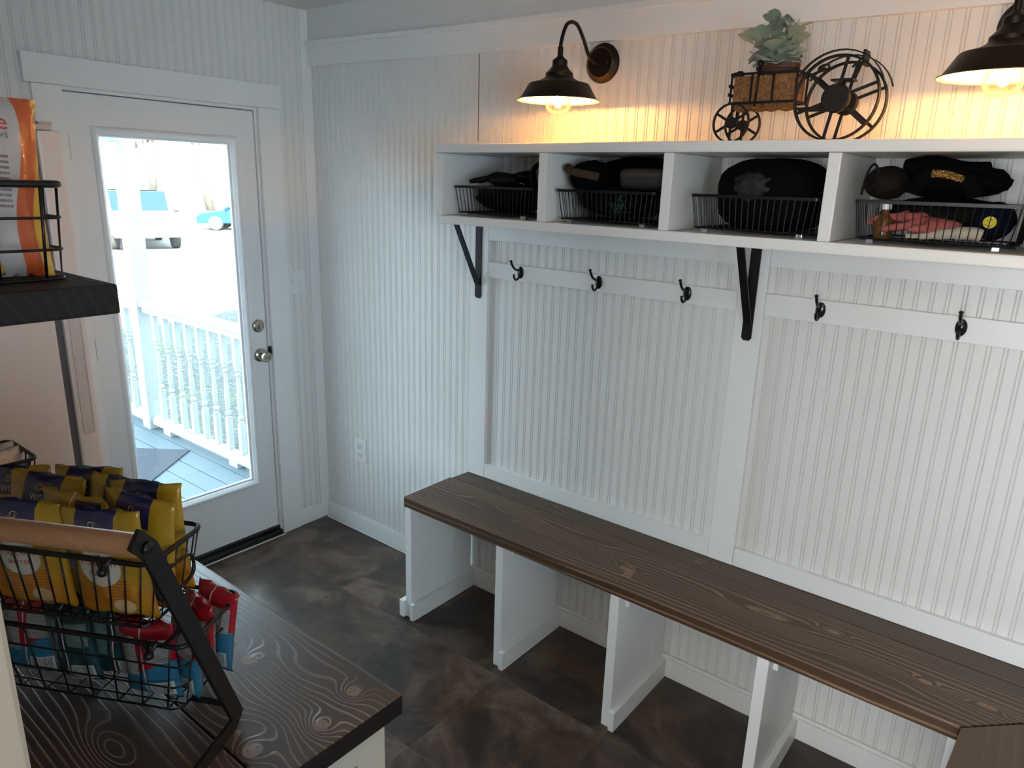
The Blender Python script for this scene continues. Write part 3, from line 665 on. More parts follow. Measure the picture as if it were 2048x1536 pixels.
# cubby 4
c4 = tag(obj('coat', MB().blob((2.715, -0.125, zb + 0.138), (0.128, 0.085, 0.042), 0.10, 2.0, 31, folds=0.08), PUFF, smooth=True), 'black coat with stubby sleeves piled above the fourth basket', 'coat')
sl_ = MB().tube(bez([(2.62, -0.17, zb + 0.165), (2.68, -0.18, zb + 0.172), (2.74, -0.17, zb + 0.160), (2.79, -0.15, zb + 0.16)]), 0.024, 12); sl_.xf(Matrix.Identity(4))
o = obj('sleeve', sl_, PUFF, c4, world=False, smooth=True)
pc = thing('pouch', 'dark zippered pouch leaning out at the left of the fourth cubby', 'pouch', (2.585, -0.24, zb + 0.12))
obj('pouch_body', MB().blob((2.592, -0.225, zb + 0.130), (0.052, 0.045, 0.040), 0.06, 2, 41), simple('dark_camo', (0.014, 0.009, 0.006), 0.7, 0, 0.7, 35, 0.2, spec=0.15), pc, smooth=True)
obj('zipper_loop', MB().tube(bez([(2.548, -0.272, zb + 0.10), (2.556, -0.276, zb + 0.15), (2.566, -0.268, zb + 0.172), (2.578, -0.262, zb + 0.150), (2.566, -0.27, zb + 0.11)]), 0.003, 8), BOOT, pc, smooth=True)
hb = thing('headband', 'gold sequined black headband glinting in the fourth cubby', 'headband', (2.72, -0.26, zb + 0.13))
obj('band', MB().tube(bez([(2.655, -0.235, zb + 0.115), (2.675, -0.252, zb + 0.145), (2.72, -0.262, zb + 0.150), (2.765, -0.255, zb + 0.135), (2.785, -0.24, zb + 0.11)]), 0.020, 12), KNIT, hb, smooth=True)
obj('sequins', MB().tube(bez([(2.695, -0.274, zb + 0.152), (2.725, -0.277, zb + 0.150), (2.758, -0.270, zb + 0.140)]), 0.0095, 12), SEQ, hb, smooth=True)
fg = tag(obj('jacket', MB().blob((2.715, -0.13, zb + 0.062), (0.145, 0.095, 0.040), 0.06, 2, 51, folds=0.08), OLIVE, smooth=True), 'dark olive jacket pressed into the fourth basket above the pink gloves', 'jacket')
glove('glove', 'pink knitted glove with fingers pointing left, lower one in the fourth basket', PINK, (2.71, -0.230, zb + 0.028), R(176), 0.92, 0, 'pink knitted gloves')
glove('glove', 'pink knitted glove behind and above the other pink one', PINK, (2.68, -0.195, zb + 0.040), R(182), 0.92, 0.3, 'pink knitted gloves')
ck = obj('sock', MB().tube(bez([(2.66, -0.262, zb + 0.008), (2.70, -0.262, zb + 0.011), (2.745, -0.262, zb + 0.018), (2.79, -0.26, zb + 0.022), (2.815, -0.258, zb + 0.018)]), [0.006] * 8 + [0.009] * 8 + [0.012] * 8 + [0.015] * 13 + [0.014] * 3 + [0.006], 14, flat=1.0), CREAMK, smooth=True)
tag(ck, 'cream cable knit sock lying at the front of the fourth basket', 'sock')
bn = thing('beanie', 'navy beanie with a yellow smiley patch in the fourth basket', 'hat', (2.83, -0.2, zb + 0.05))
obj('beanie_body', MB().blob((2.822, -0.175, zb + 0.050), (0.046, 0.06, 0.044), 0.05, 2, 61), NAVY, bn, smooth=True)
PY = Matrix.Translation((2.822, -0.2385, zb + 0.048)) @ Matrix.Rotation(R(90), 4, 'X')
pt = obj('smiley_patch', MB().lathe([(0, 0), (0.0135, 0), (0.0135, 0.002), (0, 0.0025)], 28, PY), simple('yellow_patch', (0.65, 0.50, 0.02), 0.7), bn, smooth=True, angle=40)
fc = MB()
for dx, dz in ((-0.0048, 0.004), (0.003, 0.0062)): fc.lathe([(0.0012, 0.0), (0.0012, 0.0008), (0, 0.0008)], 8, Matrix.Translation((2.822 + dx, -0.2409, zb + 0.048 + dz)) @ Matrix.Rotation(R(90), 4, 'X'))
fc.tube([(2.822 + 0.008 * math.cos(a), -0.2415, zb + 0.048 - 0.001 + 0.008 * math.sin(a)) for a in [R(200 + k * 16) for k in range(9)]], 0.0006, 5)
obj('smiley_face', fc, DARKSLOT, pt, world=False) if False else obj('smiley_face', fc, DARKSLOT, pt)
bo = thing('bottle', 'small amber bottle with white label at the left of the fourth basket', 'bottle', (2.60, -0.21, zb - 0.002))
obj('bottle_body', MB().lathe([(0, 0), (0.021, 0), (0.022, 0.004), (0.022, 0.045), (0.016, 0.055), (0.010, 0.060), (0.010, 0.07)], 24, Matrix.Translation((2.600, -0.225, zb - 0.003))), AMBER, bo, smooth=True, angle=50)
obj('cap', MB().lathe([(0, 0.07), (0.012, 0.07), (0.012, 0.088), (0, 0.088)], 20, Matrix.Translation((2.600, -0.225, zb - 0.003))), PLATE, bo, smooth=True, angle=50)

# ------------------------------------------------------------------ tractor planter
tr_ = thing('tractor_planter', 'dark iron tractor shaped planter with a coir lined box on the shelf', 'planter', (2.33, -0.19, ST))
def wheel(name, cx, cy, r, hub, n, wsp, rim, a0=0.0, dep=0.010):
    m = MB(); cz = ST + r + rim * 0.9
    for yy in (cy - dep / 2, cy + dep / 2):
        m.tube([(cx + r * math.cos(k * math.pi / 24), yy, cz + r * math.sin(k * math.pi / 24)) for k in range(48)], rim, 6, closed=True)
    w_ = obj(name, m, IRON, tr_, smooth=True)
    for k in range(n):
        a = a0 + k * 2 * math.pi / n; d = Vector((math.cos(a), 0, math.sin(a))); t = Vector((-d.z, 0, d.x)) * wsp / 2; sp = MB()
        rows = [[Vector((cx, cy, cz)) + d * q + s1 * t + Vector((0, s2, 0)) for s1, s2 in ((-1, -0.0015), (1, -0.0015), (1, 0.0015), (-1, 0.0015))] for q in (hub * 0.6, r)]
        vs = sp.quadgrid(rows, closev=True); obj('spoke', sp, IRON, w_)
    hb_ = MB().lathe([(0, -0.012), (hub * 0.9, -0.012), (hub, -0.008), (hub, 0.004), (hub * 0.9, 0.008), (0, 0.008)], 28, Matrix.Translation((cx, cy, cz)) @ Matrix.Rotation(R(90), 4, 'X'))
    obj('hub', hb_, IRON, w_, smooth=True, angle=40); return cz
BRX = 2.453
zc1 = wheel('rear_wheel', BRX, -0.262, 0.098, 0.034, 6, 0.0075, 0.0028, R(20))
wheel('rear_wheel', BRX, -0.172, 0.096, 0.030, 6, 0.0075, 0.0028, R(20))
zc2 = wheel('front_wheel', 2.186, -0.250, 0.049, 0.015, 6, 0.0065, 0.0023, R(30), 0.006)
wheel('front_wheel', 2.186, -0.168, 0.049, 0.014, 6, 0.0065, 0.0023, R(30), 0.006)
ax = MB().tube([(BRX, -0.27, zc1), (BRX, -0.164, zc1)], 0.004, 8); obj('rear_axle', ax, IRON, tr_)
ax = MB().tube([(2.186, -0.256, zc2), (2.186, -0.160, zc2)], 0.003, 8); obj('front_axle', ax, IRON, tr_)
def bar(m, a, b, w=0.005, t=0.003, up=(0, 1, 0)):
    a, b = Vector(a), Vector(b); d = (b - a).normalized(); s = d.cross(Vector(up)); 
    if s.length < 1e-4: s = d.cross(Vector((1, 0, 0)))
    s.normalize(); n = d.cross(s); rows = [[p + s * (w / 2 * s1) + n * (t / 2 * s2) for s1, s2 in ((-1, -1), (1, -1), (1, 1), (-1, 1))] for p in (a, b)]
    vs = m.quadgrid(rows, closev=True); m.bm.faces.new(vs[0]); m.bm.faces.new(list(reversed(vs[1]))); return m
bx0, bx1, by0, by1, bz0, bz1 = 2.178, 2.350, -0.252, -0.168, ST + 0.100, ST + 0.172
bxm = MB()
for z in (bz0, bz1):
    for y in (by0, by1): bar(bxm, (bx0 - 0.004, y, z), (bx1, y, z), 0.006, 0.004)
    for x in (bx0, bx1): bar(bxm, (x, by0, z), (x, by1, z), 0.006, 0.004, (1, 0, 0))
for y in (by0, by1):
    for x in (bx0, bx0 + 0.055, bx0 + 0.112, bx1): bar(bxm, (x, y, bz0), (x, y, bz1), 0.005, 0.003)
for z in (bz0 + 0.022, bz0 + 0.044): bar(bxm, (bx0 - 0.006, by0, z), (bx0 - 0.006, by1, z), 0.008, 0.003, (1, 0, 0))
obj('box_frame', bxm, IRON, tr_)
def coir():
    t = NT('coir_fibre'); o = t.obj(); s = t.sep(o)
    f = t.noise(t.comb(t.m_('MULTIPLY', s[0], 1), s[1], t.m_('MULTIPLY', s[2], 0.35)), 330, 4, 0.7, 1.0)
    t.p(color=t.ramp(f, [(0.3, (0.05, 0.02, 0.006)), (0.5, (0.25, 0.11, 0.035)), (0.7, (0.50, 0.27, 0.10))]), rough=0.9); t.bump(f, 0.8, 0.003); return t.m
COIR = coir()
cl = MB().box(bx0 + 0.004, bx1 - 0.004, by0 + 0.004, by1 - 0.004, bz0 + 0.002, bz1 - 0.004, 0.004)
for k, x in enumerate((bx0 + 0.022, bx0 + 0.060, bx0 + 0.095, bx0 + 0.135)): cl.blob((x + 0.005, (by0 + by1) / 2 - 0.005, bz0 - 0.006), (0.026, 0.03, 0.014), 0.2, 4, k, 3)
rnd = random.Random(5)
for k in range(90):
    x = rnd.uniform(bx0 + .008, bx1 - .008); z = rnd.uniform(bz0 - 0.012, bz1 - 0.01); y = by0 + 0.0035
    cl.tube(bez([(x, y, z), (x + rnd.uniform(-.01, .01), y - 0.004, z + rnd.uniform(-.012, .012)), (x + rnd.uniform(-.018, .018), y + 0.001, z + rnd.uniform(-.02, .02))], 3), 0.0004, 4)
obj('coir_liner', cl, COIR, tr_)
ch = MB(); bar(ch, (bx1, -0.21, ST + 0.078), (BRX, -0.21, zc1), 0.008, 0.006); bar(ch, (bx1, -0.235, bz1), (2.40, -0.235, ST + 0.150), 0.006, 0.004)
bar(ch, (bx1, -0.235, ST + 0.082), (BRX, -0.235, ST + 0.082), 0.006, 0.004); bar(ch, (bx1, -0.185, ST + 0.082), (BRX, -0.185, ST + 0.082), 0.006, 0.004)
bar(ch, (2.186, -0.21, zc2), (2.186, -0.21, bz0), 0.008, 0.006)
obj('chassis', ch, IRON, tr_)
ex = MB().tube([(2.248, by0 - 0.004, bz0 - 0.01), (2.252, by0 - 0.004, bz1 + 0.028)], 0.0032, 8); ex.blob((2.252, by0 - 0.004, bz1 + 0.022), (0.009, 0.009, 0.009), 0, 1, 1, 2); obj('exhaust_pipe', ex, IRON, tr_, smooth=True)
gl_ = MB().blob((2.172, -0.205, bz1 + 0.004), (0.014, 0.02, 0.009), 0.1, 2, 1, 2); gl_.blob((2.192, -0.235, bz1 + 0.003), (0.012, 0.012, 0.008), 0.1, 2, 2, 2); obj('hood_ornament', gl_, IRON, tr_, smooth=True)
for yy in (-0.262, -0.172):
    fd = MB(); rows = []
    for k in range(15):
        a = R(150 - 9.5 * k); c, s = math.cos(a), math.sin(a); rr_ = 0.109
        rows.append([Vector((BRX + (rr_ + dr) * c, yy + dy, zc1 + (rr_ + dr) * s)) for dr, dy in ((0, -0.006), (0.0025, -0.006), (0.0025, 0.006), (0, 0.006))])
    vs = fd.quadgrid(rows, closev=True); obj('fender', fd, IRON, tr_)
st_ = MB(); bar(st_, (2.470, -0.22, zc1 + 0.075), (2.500, -0.22, ST + 0.205), 0.005, 0.004); bar(st_, (2.470, -0.19, zc1 + 0.075), (2.500, -0.19, ST + 0.205), 0.005, 0.004)
st_.box(2.492, 2.498, -0.228, -0.182, ST + 0.178, ST + 0.214, 0.002); st_.box(2.425, 2.478, -0.228, -0.182, zc1 + 0.045, zc1 + 0.050, 0.001); bar(st_, (2.45, -0.205, zc1), (2.45, -0.205, zc1 + 0.046), 0.012, 0.006); bar(st_, (2.472, -0.205, zc1 + 0.048), (2.485, -0.205, zc1 + 0.09), 0.012, 0.004)
obj('tractor_seat', st_, IRON, tr_)
sw_ = MB(); bar(sw_, (2.335, -0.21, ST + 0.150), (2.405, -0.21, ST + 0.178), 0.006, 0.004); sw_.tube([(2.400 + 0.010 * math.cos(a), -0.21 + 0.026 * math.sin(a), ST + 0.180 + 0.006 * math.cos(a)) for a in [k * math.pi / 10 for k in range(20)]], 0.0028, 6, closed=True)
obj('steering_wheel', sw_, IRON, tr_)
# plant
pl = thing('potted_plant', 'pale green lamb ear plant in a rust brown pot in the tractor planter', 'plant', (2.275, -0.21, bz1 - 0.01))
obj('pot', MB().lathe([(0.0, -0.05), (0.034, -0.05), (0.046, 0.004), (0.050, 0.006), (0.050, 0.018), (0.046, 0.018), (0.043, 0.004), (0, 0.002)], 28, Matrix.Translation((2.282, -0.210, bz1 + 0.006)) @ Matrix.Diagonal((1.15, 0.62, 1, 1))), simple('rust_brown_pot', (0.10, 0.03, 0.015), 0.6, 0, 0.2, 20), pl, smooth=True, angle=40)
def leafmat():
    t = NT('sage_leaf'); o = t.obj(); uv = t.sep(t.uv())
    n = t.noise(o, 9, 2); n2 = t.noise(o, 200, 2)
    mid = t.step(t.m_('ABSOLUTE', t.m_('SUBTRACT', uv[0], 0.5)), 0.04, 0.0)
    c = t.mix(t.step(n, 0.35, 0.68), (0.17, 0.23, 0.14), (0.42, 0.46, 0.34)); c = t.mix(t.m_('MULTIPLY', mid, 0.5), c, (0.42, 0.46, 0.32))
    t.p(color=t.mix(t.m_('MULTIPLY', n2, 0.25), c, (0.45, 0.50, 0.42)), rough=0.75, sheen=0.3); return t.m
LEAF = leafmat()
def add_leaf(bm, uvl, base, dirv, L, W, droop, roll):
    d = Vector(dirv).normalized(); side = d.cross(Vector((0, 0, 1))); side = side.normalized() if side.length > 0.05 else Vector((1, 0, 0))
    side = Matrix.Rotation(roll, 3, d) @ side; up = side.cross(d).normalized(); n = 8; rows = []
    p = Vector(base); dd = d.copy()
    for i in range(n + 1):
        t = i / n; w = W * (math.sin(math.pi * min(1, t * 0.92 + 0.06)) ** 0.62) * (0.18 + 0.82 * min(1, t * 2.2)) if i < n else 0.0004
        cup = 0.22 * w
        rows.append([(p + side * w * s + up * cup * abs(s) * 1.0, (0.5 + s / 2, t)) for s in (-1, -0.5, 0, 0.5, 1)])
        p = p + dd * L / n; dd = (dd + Vector((0, 0, -droop / n))).normalized()
    vs = [[bm.verts.new(q[0]) for q in r] for r in rows]
    for i in range(n):
        for j in range(4):
            f = bm.faces.new((vs[i][j], vs[i + 1][j], vs[i + 1][j + 1], vs[i][j + 1])); f.smooth = True
            for lp_, (a, b) in zip(f.loops, ((i, j), (i + 1, j), (i + 1, j + 1), (i, j + 1))): lp_[uvl].uv = rows[a][b][1]
bm = bmesh.new(); uvl = bm.loops.layers.uv.new('UVMap'); stm = MB(); rnd = random.Random(11)
pc_ = Vector((2.275, -0.21, bz1 + 0.01))
for k in range(22):
    a = k * 2.399; e = rnd.uniform(0.25, 1.0); top = pc_ + Vector((math.cos(a) * 0.085 * e - 0.005, math.sin(a) * 0.055 * e, 0.022 + 0.105 * rnd.random() * (1.25 - 0.5 * e)))
    stm.tube(bez([pc_ + Vector((0, 0, -0.01)), (pc_ + top) / 2 + Vector((0, 0, 0.015)), top], 5), 0.0014, 5)
    for q in range(5):
        aa = a + q * 2.2 + rnd.uniform(-.3, .3); h = 0.35 + 0.65 * (q / 5); b0 = pc_.lerp(top, h); el = 0.15 + 0.75 * (q / 5)
        add_leaf(bm, uvl, b0, (math.cos(aa) * (1.4 - el), math.sin(aa) * (1.4 - el) * 0.9, el * 0.9), rnd.uniform(0.042, 0.060), rnd.uniform(0.018, 0.027), rnd.uniform(0.2, 1.0), rnd.uniform(-.5, .5))
me = bpy.data.meshes.new('foliage'); bm.transform(Matrix.Translation(-Vector(pl.location))); bm.to_mesh(me); bm.free(); me.materials.append(LEAF)
fo = bpy.data.objects.new('foliage', me); col.objects.link(fo); fo.parent = pl
obj('stems', stm, simple('pale_stem', (0.42, 0.42, 0.30), 0.7), pl, smooth=True)
# ------------------------------------------------------------------ refrigerator
fr = thing('refrigerator', 'white top-hinged refrigerator standing left of the glazed door', 'refrigerator', (0.42, -1.75, 0))
FX1 = 0.765
obj('fridge_body', MB().box(0.05, FX1, -2.115, -1.466, 0.02, 1.885, 0.006), FRIDGE, fr)
dr = MB().box(0.05, FX1 + 0.002, -1.447, -1.388, 0.06, 1.888, 0.008)
fd_ = obj('fridge_door', dr, FRIDGE, fr)
hr = MB()   # recessed grip along the door edge: a shallow channel frame
for (a, b) in ((-1.434, -1.431), (-1.404, -1.401)): hr.box(FX1 + 0.002, FX1 + 0.005, a, b, 1.03, 1.42, 0.001)
hr.box(FX1 + 0.002, FX1 + 0.005, -1.431, -1.404, 1.027, 1.032, 0.001)
hr.box(FX1 + 0.0021, FX1 + 0.003, -1.431, -1.404, 1.032, 1.42)
obj('grip_channel', hr, simple('fridge_grip', (0.66, 0.60, 0.56), 0.4), fd_)
obj('gasket', MB().box(0.06, FX1 - 0.008, -1.4655, -1.4475, 0.07, 1.875), GASKET, fr)
hc_ = MB().box(FX1 - 0.10, FX1 - 0.005, -1.50, -1.405, 1.889, 1.905, 0.004); hc_.box(FX1 - 0.09, FX1 - 0.012, -1.435, -1.40, 1.905, 1.912, 0.003)
obj('hinge_cover', hc_, simple('hinge_cover', (0.60, 0.52, 0.47), 0.5), fr)
for x in (0.10, 0.70):
    for y in (-2.05, -1.50): obj('foot', MB().lathe([(0.018, 0), (0.018, 0.02)], 12, Matrix.Translation((x, y, 0))), GASKET, fr)

# ------------------------------------------------------------------ counter
CT = 0.91
cknots = [(1.923, -1.613, .032, .028, 4.0), (2.139, -1.543, .026, .024, 4.0), (2.162, -1.632, .030, .024, 4.0), (2.10, -1.70, .06, .04, -3.0), (2.02, -1.58, .10, .05, 2.5), (2.126, -1.735, .03, .03, 3.5), (1.685, -1.842, .05, .03, 4.0), (1.957, -1.879, .07, .025, 4.0), (1.40, -1.60, .04, .03, 4), (1.8, -1.68, .12, .05, -3)]
CWOOD = wood('stained_pine_counter', (0.020, 0.014, 0.012), (0.066, 0.043, 0.034), (0.26, 0.20, 0.17), 66, cknots, rough=0.34, amp=4.2, stretch=0.2, lw=0.90, linestr=1.1, seedz=1.0, bumps=0.6, coat=0.6)
CEND = wood('shaded_end_grain', (0.008, 0.006, 0.006), (0.016, 0.011, 0.010), (0.03, 0.02, 0.018), 90, (), rough=0.7, amp=2, lw=0.86, linestr=0.4, spec=0.12)  # dark end-grain stain, with the shade of the edges put into the colour
ctr = thing('worktop', 'dark stained plank worktop with knots in the left foreground', 'worktop', (0, 0, 0))
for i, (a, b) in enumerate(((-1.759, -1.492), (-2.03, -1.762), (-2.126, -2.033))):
    shade_edges(obj('plank', MB().box(0.785, 2.212 - 0.001 * i, a, b, CT - 0.040, CT - 0.0003 * i, 0.004), CWOOD, ctr), CEND)
cbn = thing('base_cabinet', 'cream base cabinet under the dark plank worktop', 'cabinet', (1.5, -1.8, 0))
obj('carcass', MB().box(0.80, 2.170, -2.12, -1.525, 0.09, CT - 0.041, 0.002), CREAM, cbn)
obj('toe_kick', MB().box(0.82, 2.150, -2.12, -1.58, 0.0, 0.089), CREAM, cbn)
ep = MB()
for (a, b, c, d) in ((-1.575, -1.512, 0.0, CT - 0.0415), (-2.12, -2.06, 0.0, CT - 0.0415), (-2.06, -1.575, CT - 0.11, CT - 0.0415), (-2.06, -1.575, 0.0, 0.12)): ep.box(2.1705, 2.184, a, b, c, d, 0.001)
obj('end_panel', ep, CREAM, cbn)
for x in (0.81, 1.265, 1.72):
    d = obj('cabinet_door', MB().box(x, x + 0.445, -1.5245, -1.506, 0.11, CT - 0.20, 0.002), CREAM, cbn)
    obj('knob', MB().blob((x + 0.045, -1.492, CT - 0.26), (0.013, 0.013, 0.013), 0, 1, 1, 2), BLACK, d, smooth=True)
    d = obj('drawer', MB().box(x, x + 0.445, -1.5245, -1.506, CT - 0.19, CT - 0.05, 0.002), CREAM, cbn)
    obj('knob', MB().blob((x + 0.222, -1.492, CT - 0.12), (0.013, 0.013, 0.013), 0, 1, 1, 2), BLACK, d, smooth=True)
SWOOD = wood('dark_shelf_wood', (0.007, 0.006, 0.007), (0.018, 0.013, 0.012), (0.03, 0.022, 0.018), 60, (), rough=0.6, amp=5, stretch=0.2, lw=0.86, linestr=0.6, seedz=11.0, spec=0.2)
ws = thing('floating_shelf', 'thick dark stained plank shelf above the counter at the left edge', 'shelf', (0, 0, 0))
obj('shelf_plank', MB().box(0.80, 2.036, -2.128, -1.817, 1.609, 1.648, 0.004), SWOOD, ws)
for x in (1.0, 1.75):
    m = MB().box(x - 0.012, x + 0.012, -2.124, -1.90, 1.604, 1.6085); m.box(x - 0.012, x + 0.012, -2.1285, -2.1245, 1.44, 1.6085)
    obj('shelf_support', m, BLACK, ws)

# ------------------------------------------------------------------ snack bags
def pix(t, uvs, r):   # rectangle mask
    u0, u1, v0, v1 = r; s = 0.004
    a = t.m_('MULTIPLY', t.step(uvs[0], u0, u0 + s), t.step(uvs[0], u1 + s, u1)); b = t.m_('MULTIPLY', t.step(uvs[1], v0, v0 + s), t.step(uvs[1], v1 + s, v1))
    return t.m_('MULTIPLY', a, b)
def ell(t, uvs, cx, cy, rx, ry):
    dx = t.m_('DIVIDE', t.m_('SUBTRACT', uvs[0], cx), rx); dy = t.m_('DIVIDE', t.m_('SUBTRACT', uvs[1], cy), ry)
    return t.step(t.m_('ADD', t.m_('MULTIPLY', dx, dx), t.m_('MULTIPLY', dy, dy)), 1.03, 0.97)
def textlines(t, uvs, r, n, dens=0.5):
    """rows of tiny print inside a rectangle"""
    u0, u1, v0, v1 = r; row = t.m_('MULTIPLY', t.m_('SUBTRACT', uvs[1], v0), n / (v1 - v0))
    on = t.step(t.m_('ABSOLUTE', t.m_('SUBTRACT', t.m_('FRACT', row), 0.5)), 0.28, 0.22)
    wn = t.noise(t.comb(t.m_('MULTIPLY', uvs[0], 60.0), t.m_('FLOOR', row), 0.0), 1.4, 1)
    return t.m_('MULTIPLY', t.m_('MULTIPLY', on, t.step(wn, 0.62 - dens * 0.3, 0.66 - dens * 0.3)), pix(t, uvs, r))
def barcode(t, uvs, r, n=34):
    w = t.noise(t.comb(t.m_('MULTIPLY', uvs[0], n * 2.0), 0.0, 0.0), 1.0, 1)
    return t.m_('MULTIPLY', t.step(w, 0.50, 0.53), pix(t, uvs, r))
def foilfinish(t, c, rough=0.28):
    o = t.obj(); t.p(color=c, rough=rough, spec=0.6, coat=0.25)
    t.bump(t.noise(o, 28, 3, 0.6, 1.0), 0.35, 0.006); return t.m
def mat_popcorn():
    t = NT('popcorn_bag_front'); uv = t.sep(t.uv()); o = t.obj()
    c = t.mix(t.noise(o, 12, 2), (0.36, 0.215, 0.010), (0.27, 0.155, 0.007))
    c = t.mix(t.step(uv[1], 0.46, 0.26), c, (0.36, 0.15, 0.010))
    c = t.mix(textlines(t, uv, (0.10, 0.78, 0.14, 0.40), 9, 0.9), c, (0.28, 0.06, 0.006))
    c = t.mix(ell(t, uv, 0.45, 0.50, 0.27, 0.17), c, (0.42, 0.39, 0.31))
    c = t.mix(ell(t, uv, 0.66, 0.14, 0.13, 0.07), c, (0.38, 0.30, 0.20))
    c = t.mix(ell(t, uv, 0.68, 0.15, 0.09, 0.05), c, (0.48, 0.28, 0.12))
    c = t.mix(pix(t, uv, (0.24, 0.72, 0.74, 1.0)), c, (0.012, 0.014, 0.055))
    return foilfinish(t, c)
def mat_popback():
    t = NT('popcorn_bag_back'); uv = t.sep(t.uv())
    c = (0.33, 0.195, 0.009)
    c = t.mix(pix(t, uv, (0.08, 0.42, 0.30, 0.86)), c, (0.40, 0.40, 0.42)); c = t.mix(textlines(t, uv, (0.09, 0.41, 0.32, 0.84), 22, 0.8), c, (0.12, 0.12, 0.3))
    c = t.mix(pix(t, uv, (0.49, 0.51, 0.0, 1.0)), c, (0.62, 0.55, 0.35)); c = t.mix(textlines(t, uv, (0.56, 0.92, 0.55, 0.80), 9, 0.8), c, (0.04, 0.04, 0.06))
    c = t.mix(pix(t, uv, (0.56, 0.92, 0.86, 0.96)), c, (0.012, 0.014, 0.055))
    return foilfinish(t, c)
def mat_cookie(name, top, bot, panel=(0.27, 0.265, 0.25)):
    t = NT(name); uv = t.sep(t.uv()); o = t.obj()
    wav = t.m_('ADD', uv[1], t.m_('MULTIPLY', t.m_('SINE', t.m_('MULTIPLY', uv[0], 5.0)), 0.07))
    c = t.mix(t.step(wav, 0.44, 0.45), bot, top)
    c = t.mix(pix(t, uv, (0.475, 0.500, 0.0, 1.0)), c, (0.55, 0.40, 0.36))
    c = t.mix(pix(t, uv, (0.56, 0.93, 0.50, 0.80)), c, panel); c = t.mix(textlines(t, uv, (0.57, 0.92, 0.51, 0.79), 14, 0.9), c, (0.10, 0.08, 0.08))
    c = t.mix(pix(t, uv, (0.05, 0.38, 0.32, 0.82)), c, panel); c = t.mix(textlines(t, uv, (0.06, 0.37, 0.33, 0.81), 18, 0.9), c, (0.08, 0.08, 0.08))
    c = t.mix(pix(t, uv, (0.55, 0.93, 0.06, 0.25)), c, (0.36, 0.35, 0.33)); c = t.mix(barcode(t, uv, (0.58, 0.90, 0.08, 0.23)), c, (0.02, 0.02, 0.02))
    return foilfinish(t, c)
def mat_straws():
    t = NT('straws_bag'); uv = t.sep(t.uv())
    wav = t.m_('ADD', uv[0], t.m_('MULTIPLY', t.m_('SINE', t.m_('MULTIPLY', uv[1], 6.0)), 0.06))
    c = t.mix(t.step(wav, 0.78, 0.79), (0.36, 0.335, 0.32), (0.42, 0.075, 0.018)); c = t.mix(t.step(wav, 0.93, 0.94), c, (0.60, 0.36, 0.05))
    c = t.mix(textlines(t, uv, (0.30, 0.72, 0.38, 0.68), 10, 0.9), c, (0.16, 0.10, 0.09)); c = t.mix(textlines(t, uv, (0.30, 0.62, 0.71, 0.74), 1, 0.9), c, (0.45, 0.05, 0.05))
    return foilfinish(t, c)
POP = mat_popcorn(); POPB = mat_popback()
COOK = mat_cookie('red_blue_cookie_bag', (0.24, 0.004, 0.010), (0.015, 0.10, 0.17))
TEAL = mat_cookie('teal_snack_bag', (0.003, 0.024, 0.030), (0.005, 0.036, 0.042), (0.10, 0.18, 0.17))
STRAW = mat_straws()
SILVER = simple('silver_wrapper', (0.42, 0.41, 0.42), 0.35, 0.5, 0.2, 40, 0.5)
LETR = simple('red_lettering', (0.45, 0.03, 0.01), 0.5); LETW = simple('white_lettering', (0.42, 0.43, 0.45), 0.5); LETG = simple('grey_lettering', (0.12, 0.12, 0.14), 0.5)
LETY = simple('yellow_swirl', (0.62, 0.45, 0.12), 0.5); LETB = simple('blue_lettering', (0.06, 0.07, 0.30), 0.5)
def bagsurf(W, H, D, seed, bend):
    def S(u, v, side):   # u,v in 0..1
        a = 2 * u - 1; b = 2 * v - 1
        prof = max(0.0, 1 - abs(a) ** 2.6) ** 0.75 * max(0.0, 1 - abs(b * 0.97) ** 5) ** 0.8
        pinch = 1 - 0.07 * (1 - b * b)
        n = noise.noise(Vector((a * 2.2 + seed, b * 2.6, side * 3.0 + seed))) * 0.20 + noise.noise(Vector((a * 6 + seed, b * 4.0, side + seed * 2))) * 0.06
        sealed = 1.0 if abs(b) < 0.90 else max(0.0, (1 - abs(b)) / 0.10)
        y = -side * D / 2 * (prof * (1 + n) * sealed + 0.01)
        cr = 0.004 * math.sin(a * 9 + seed * 3) * (1 - sealed) * (1 if b > 0 else 0.6)
        x = W / 2 * a * pinch; z = H * v
        y += cr + bend * (v ** 2) * H * 0.25
        return Vector((x, y, z))
    return S
def text_mesh(body, size):
    cu = bpy.data.curves.new('txt', 'FONT'); cu.body = body; cu.size = size; cu.align_x = 'CENTER'; cu.resolution_u = 3
    o = bpy.data.objects.new('txt', cu); col.objects.link(o); dg = bpy.context.evaluated_depsgraph_get(); dg.update()
    me = bpy.data.meshes.new_from_object(o.evaluated_get(dg)); bm = bmesh.new(); bm.from_mesh(me); bpy.data.objects.remove(o); bpy.data.curves.remove(cu); bpy.data.meshes.remove(me)
    bmesh.ops.triangulate(bm, faces=bm.faces[:]); bmesh.ops.subdivide_edges(bm, edges=[e for e in bm.edges if e.calc_length() > size * 0.25], cuts=1)
    return bm
def stick(bm, S, W, H, uc, vc, side, sx=1.0, off=0.0012):
    for v in bm.verts:
        u = uc + v.co.x * sx / W; w = vc + v.co.y / H
        p = S(u, w, side); e = 0.02; n = (S(u + e, w, side) - S(u - e, w, side)).cross(S(u, w + e, side) - S(u, w - e, side)).normalized() * (1 if side > 0 else -1)
        v.co = p + n * off
    return bm
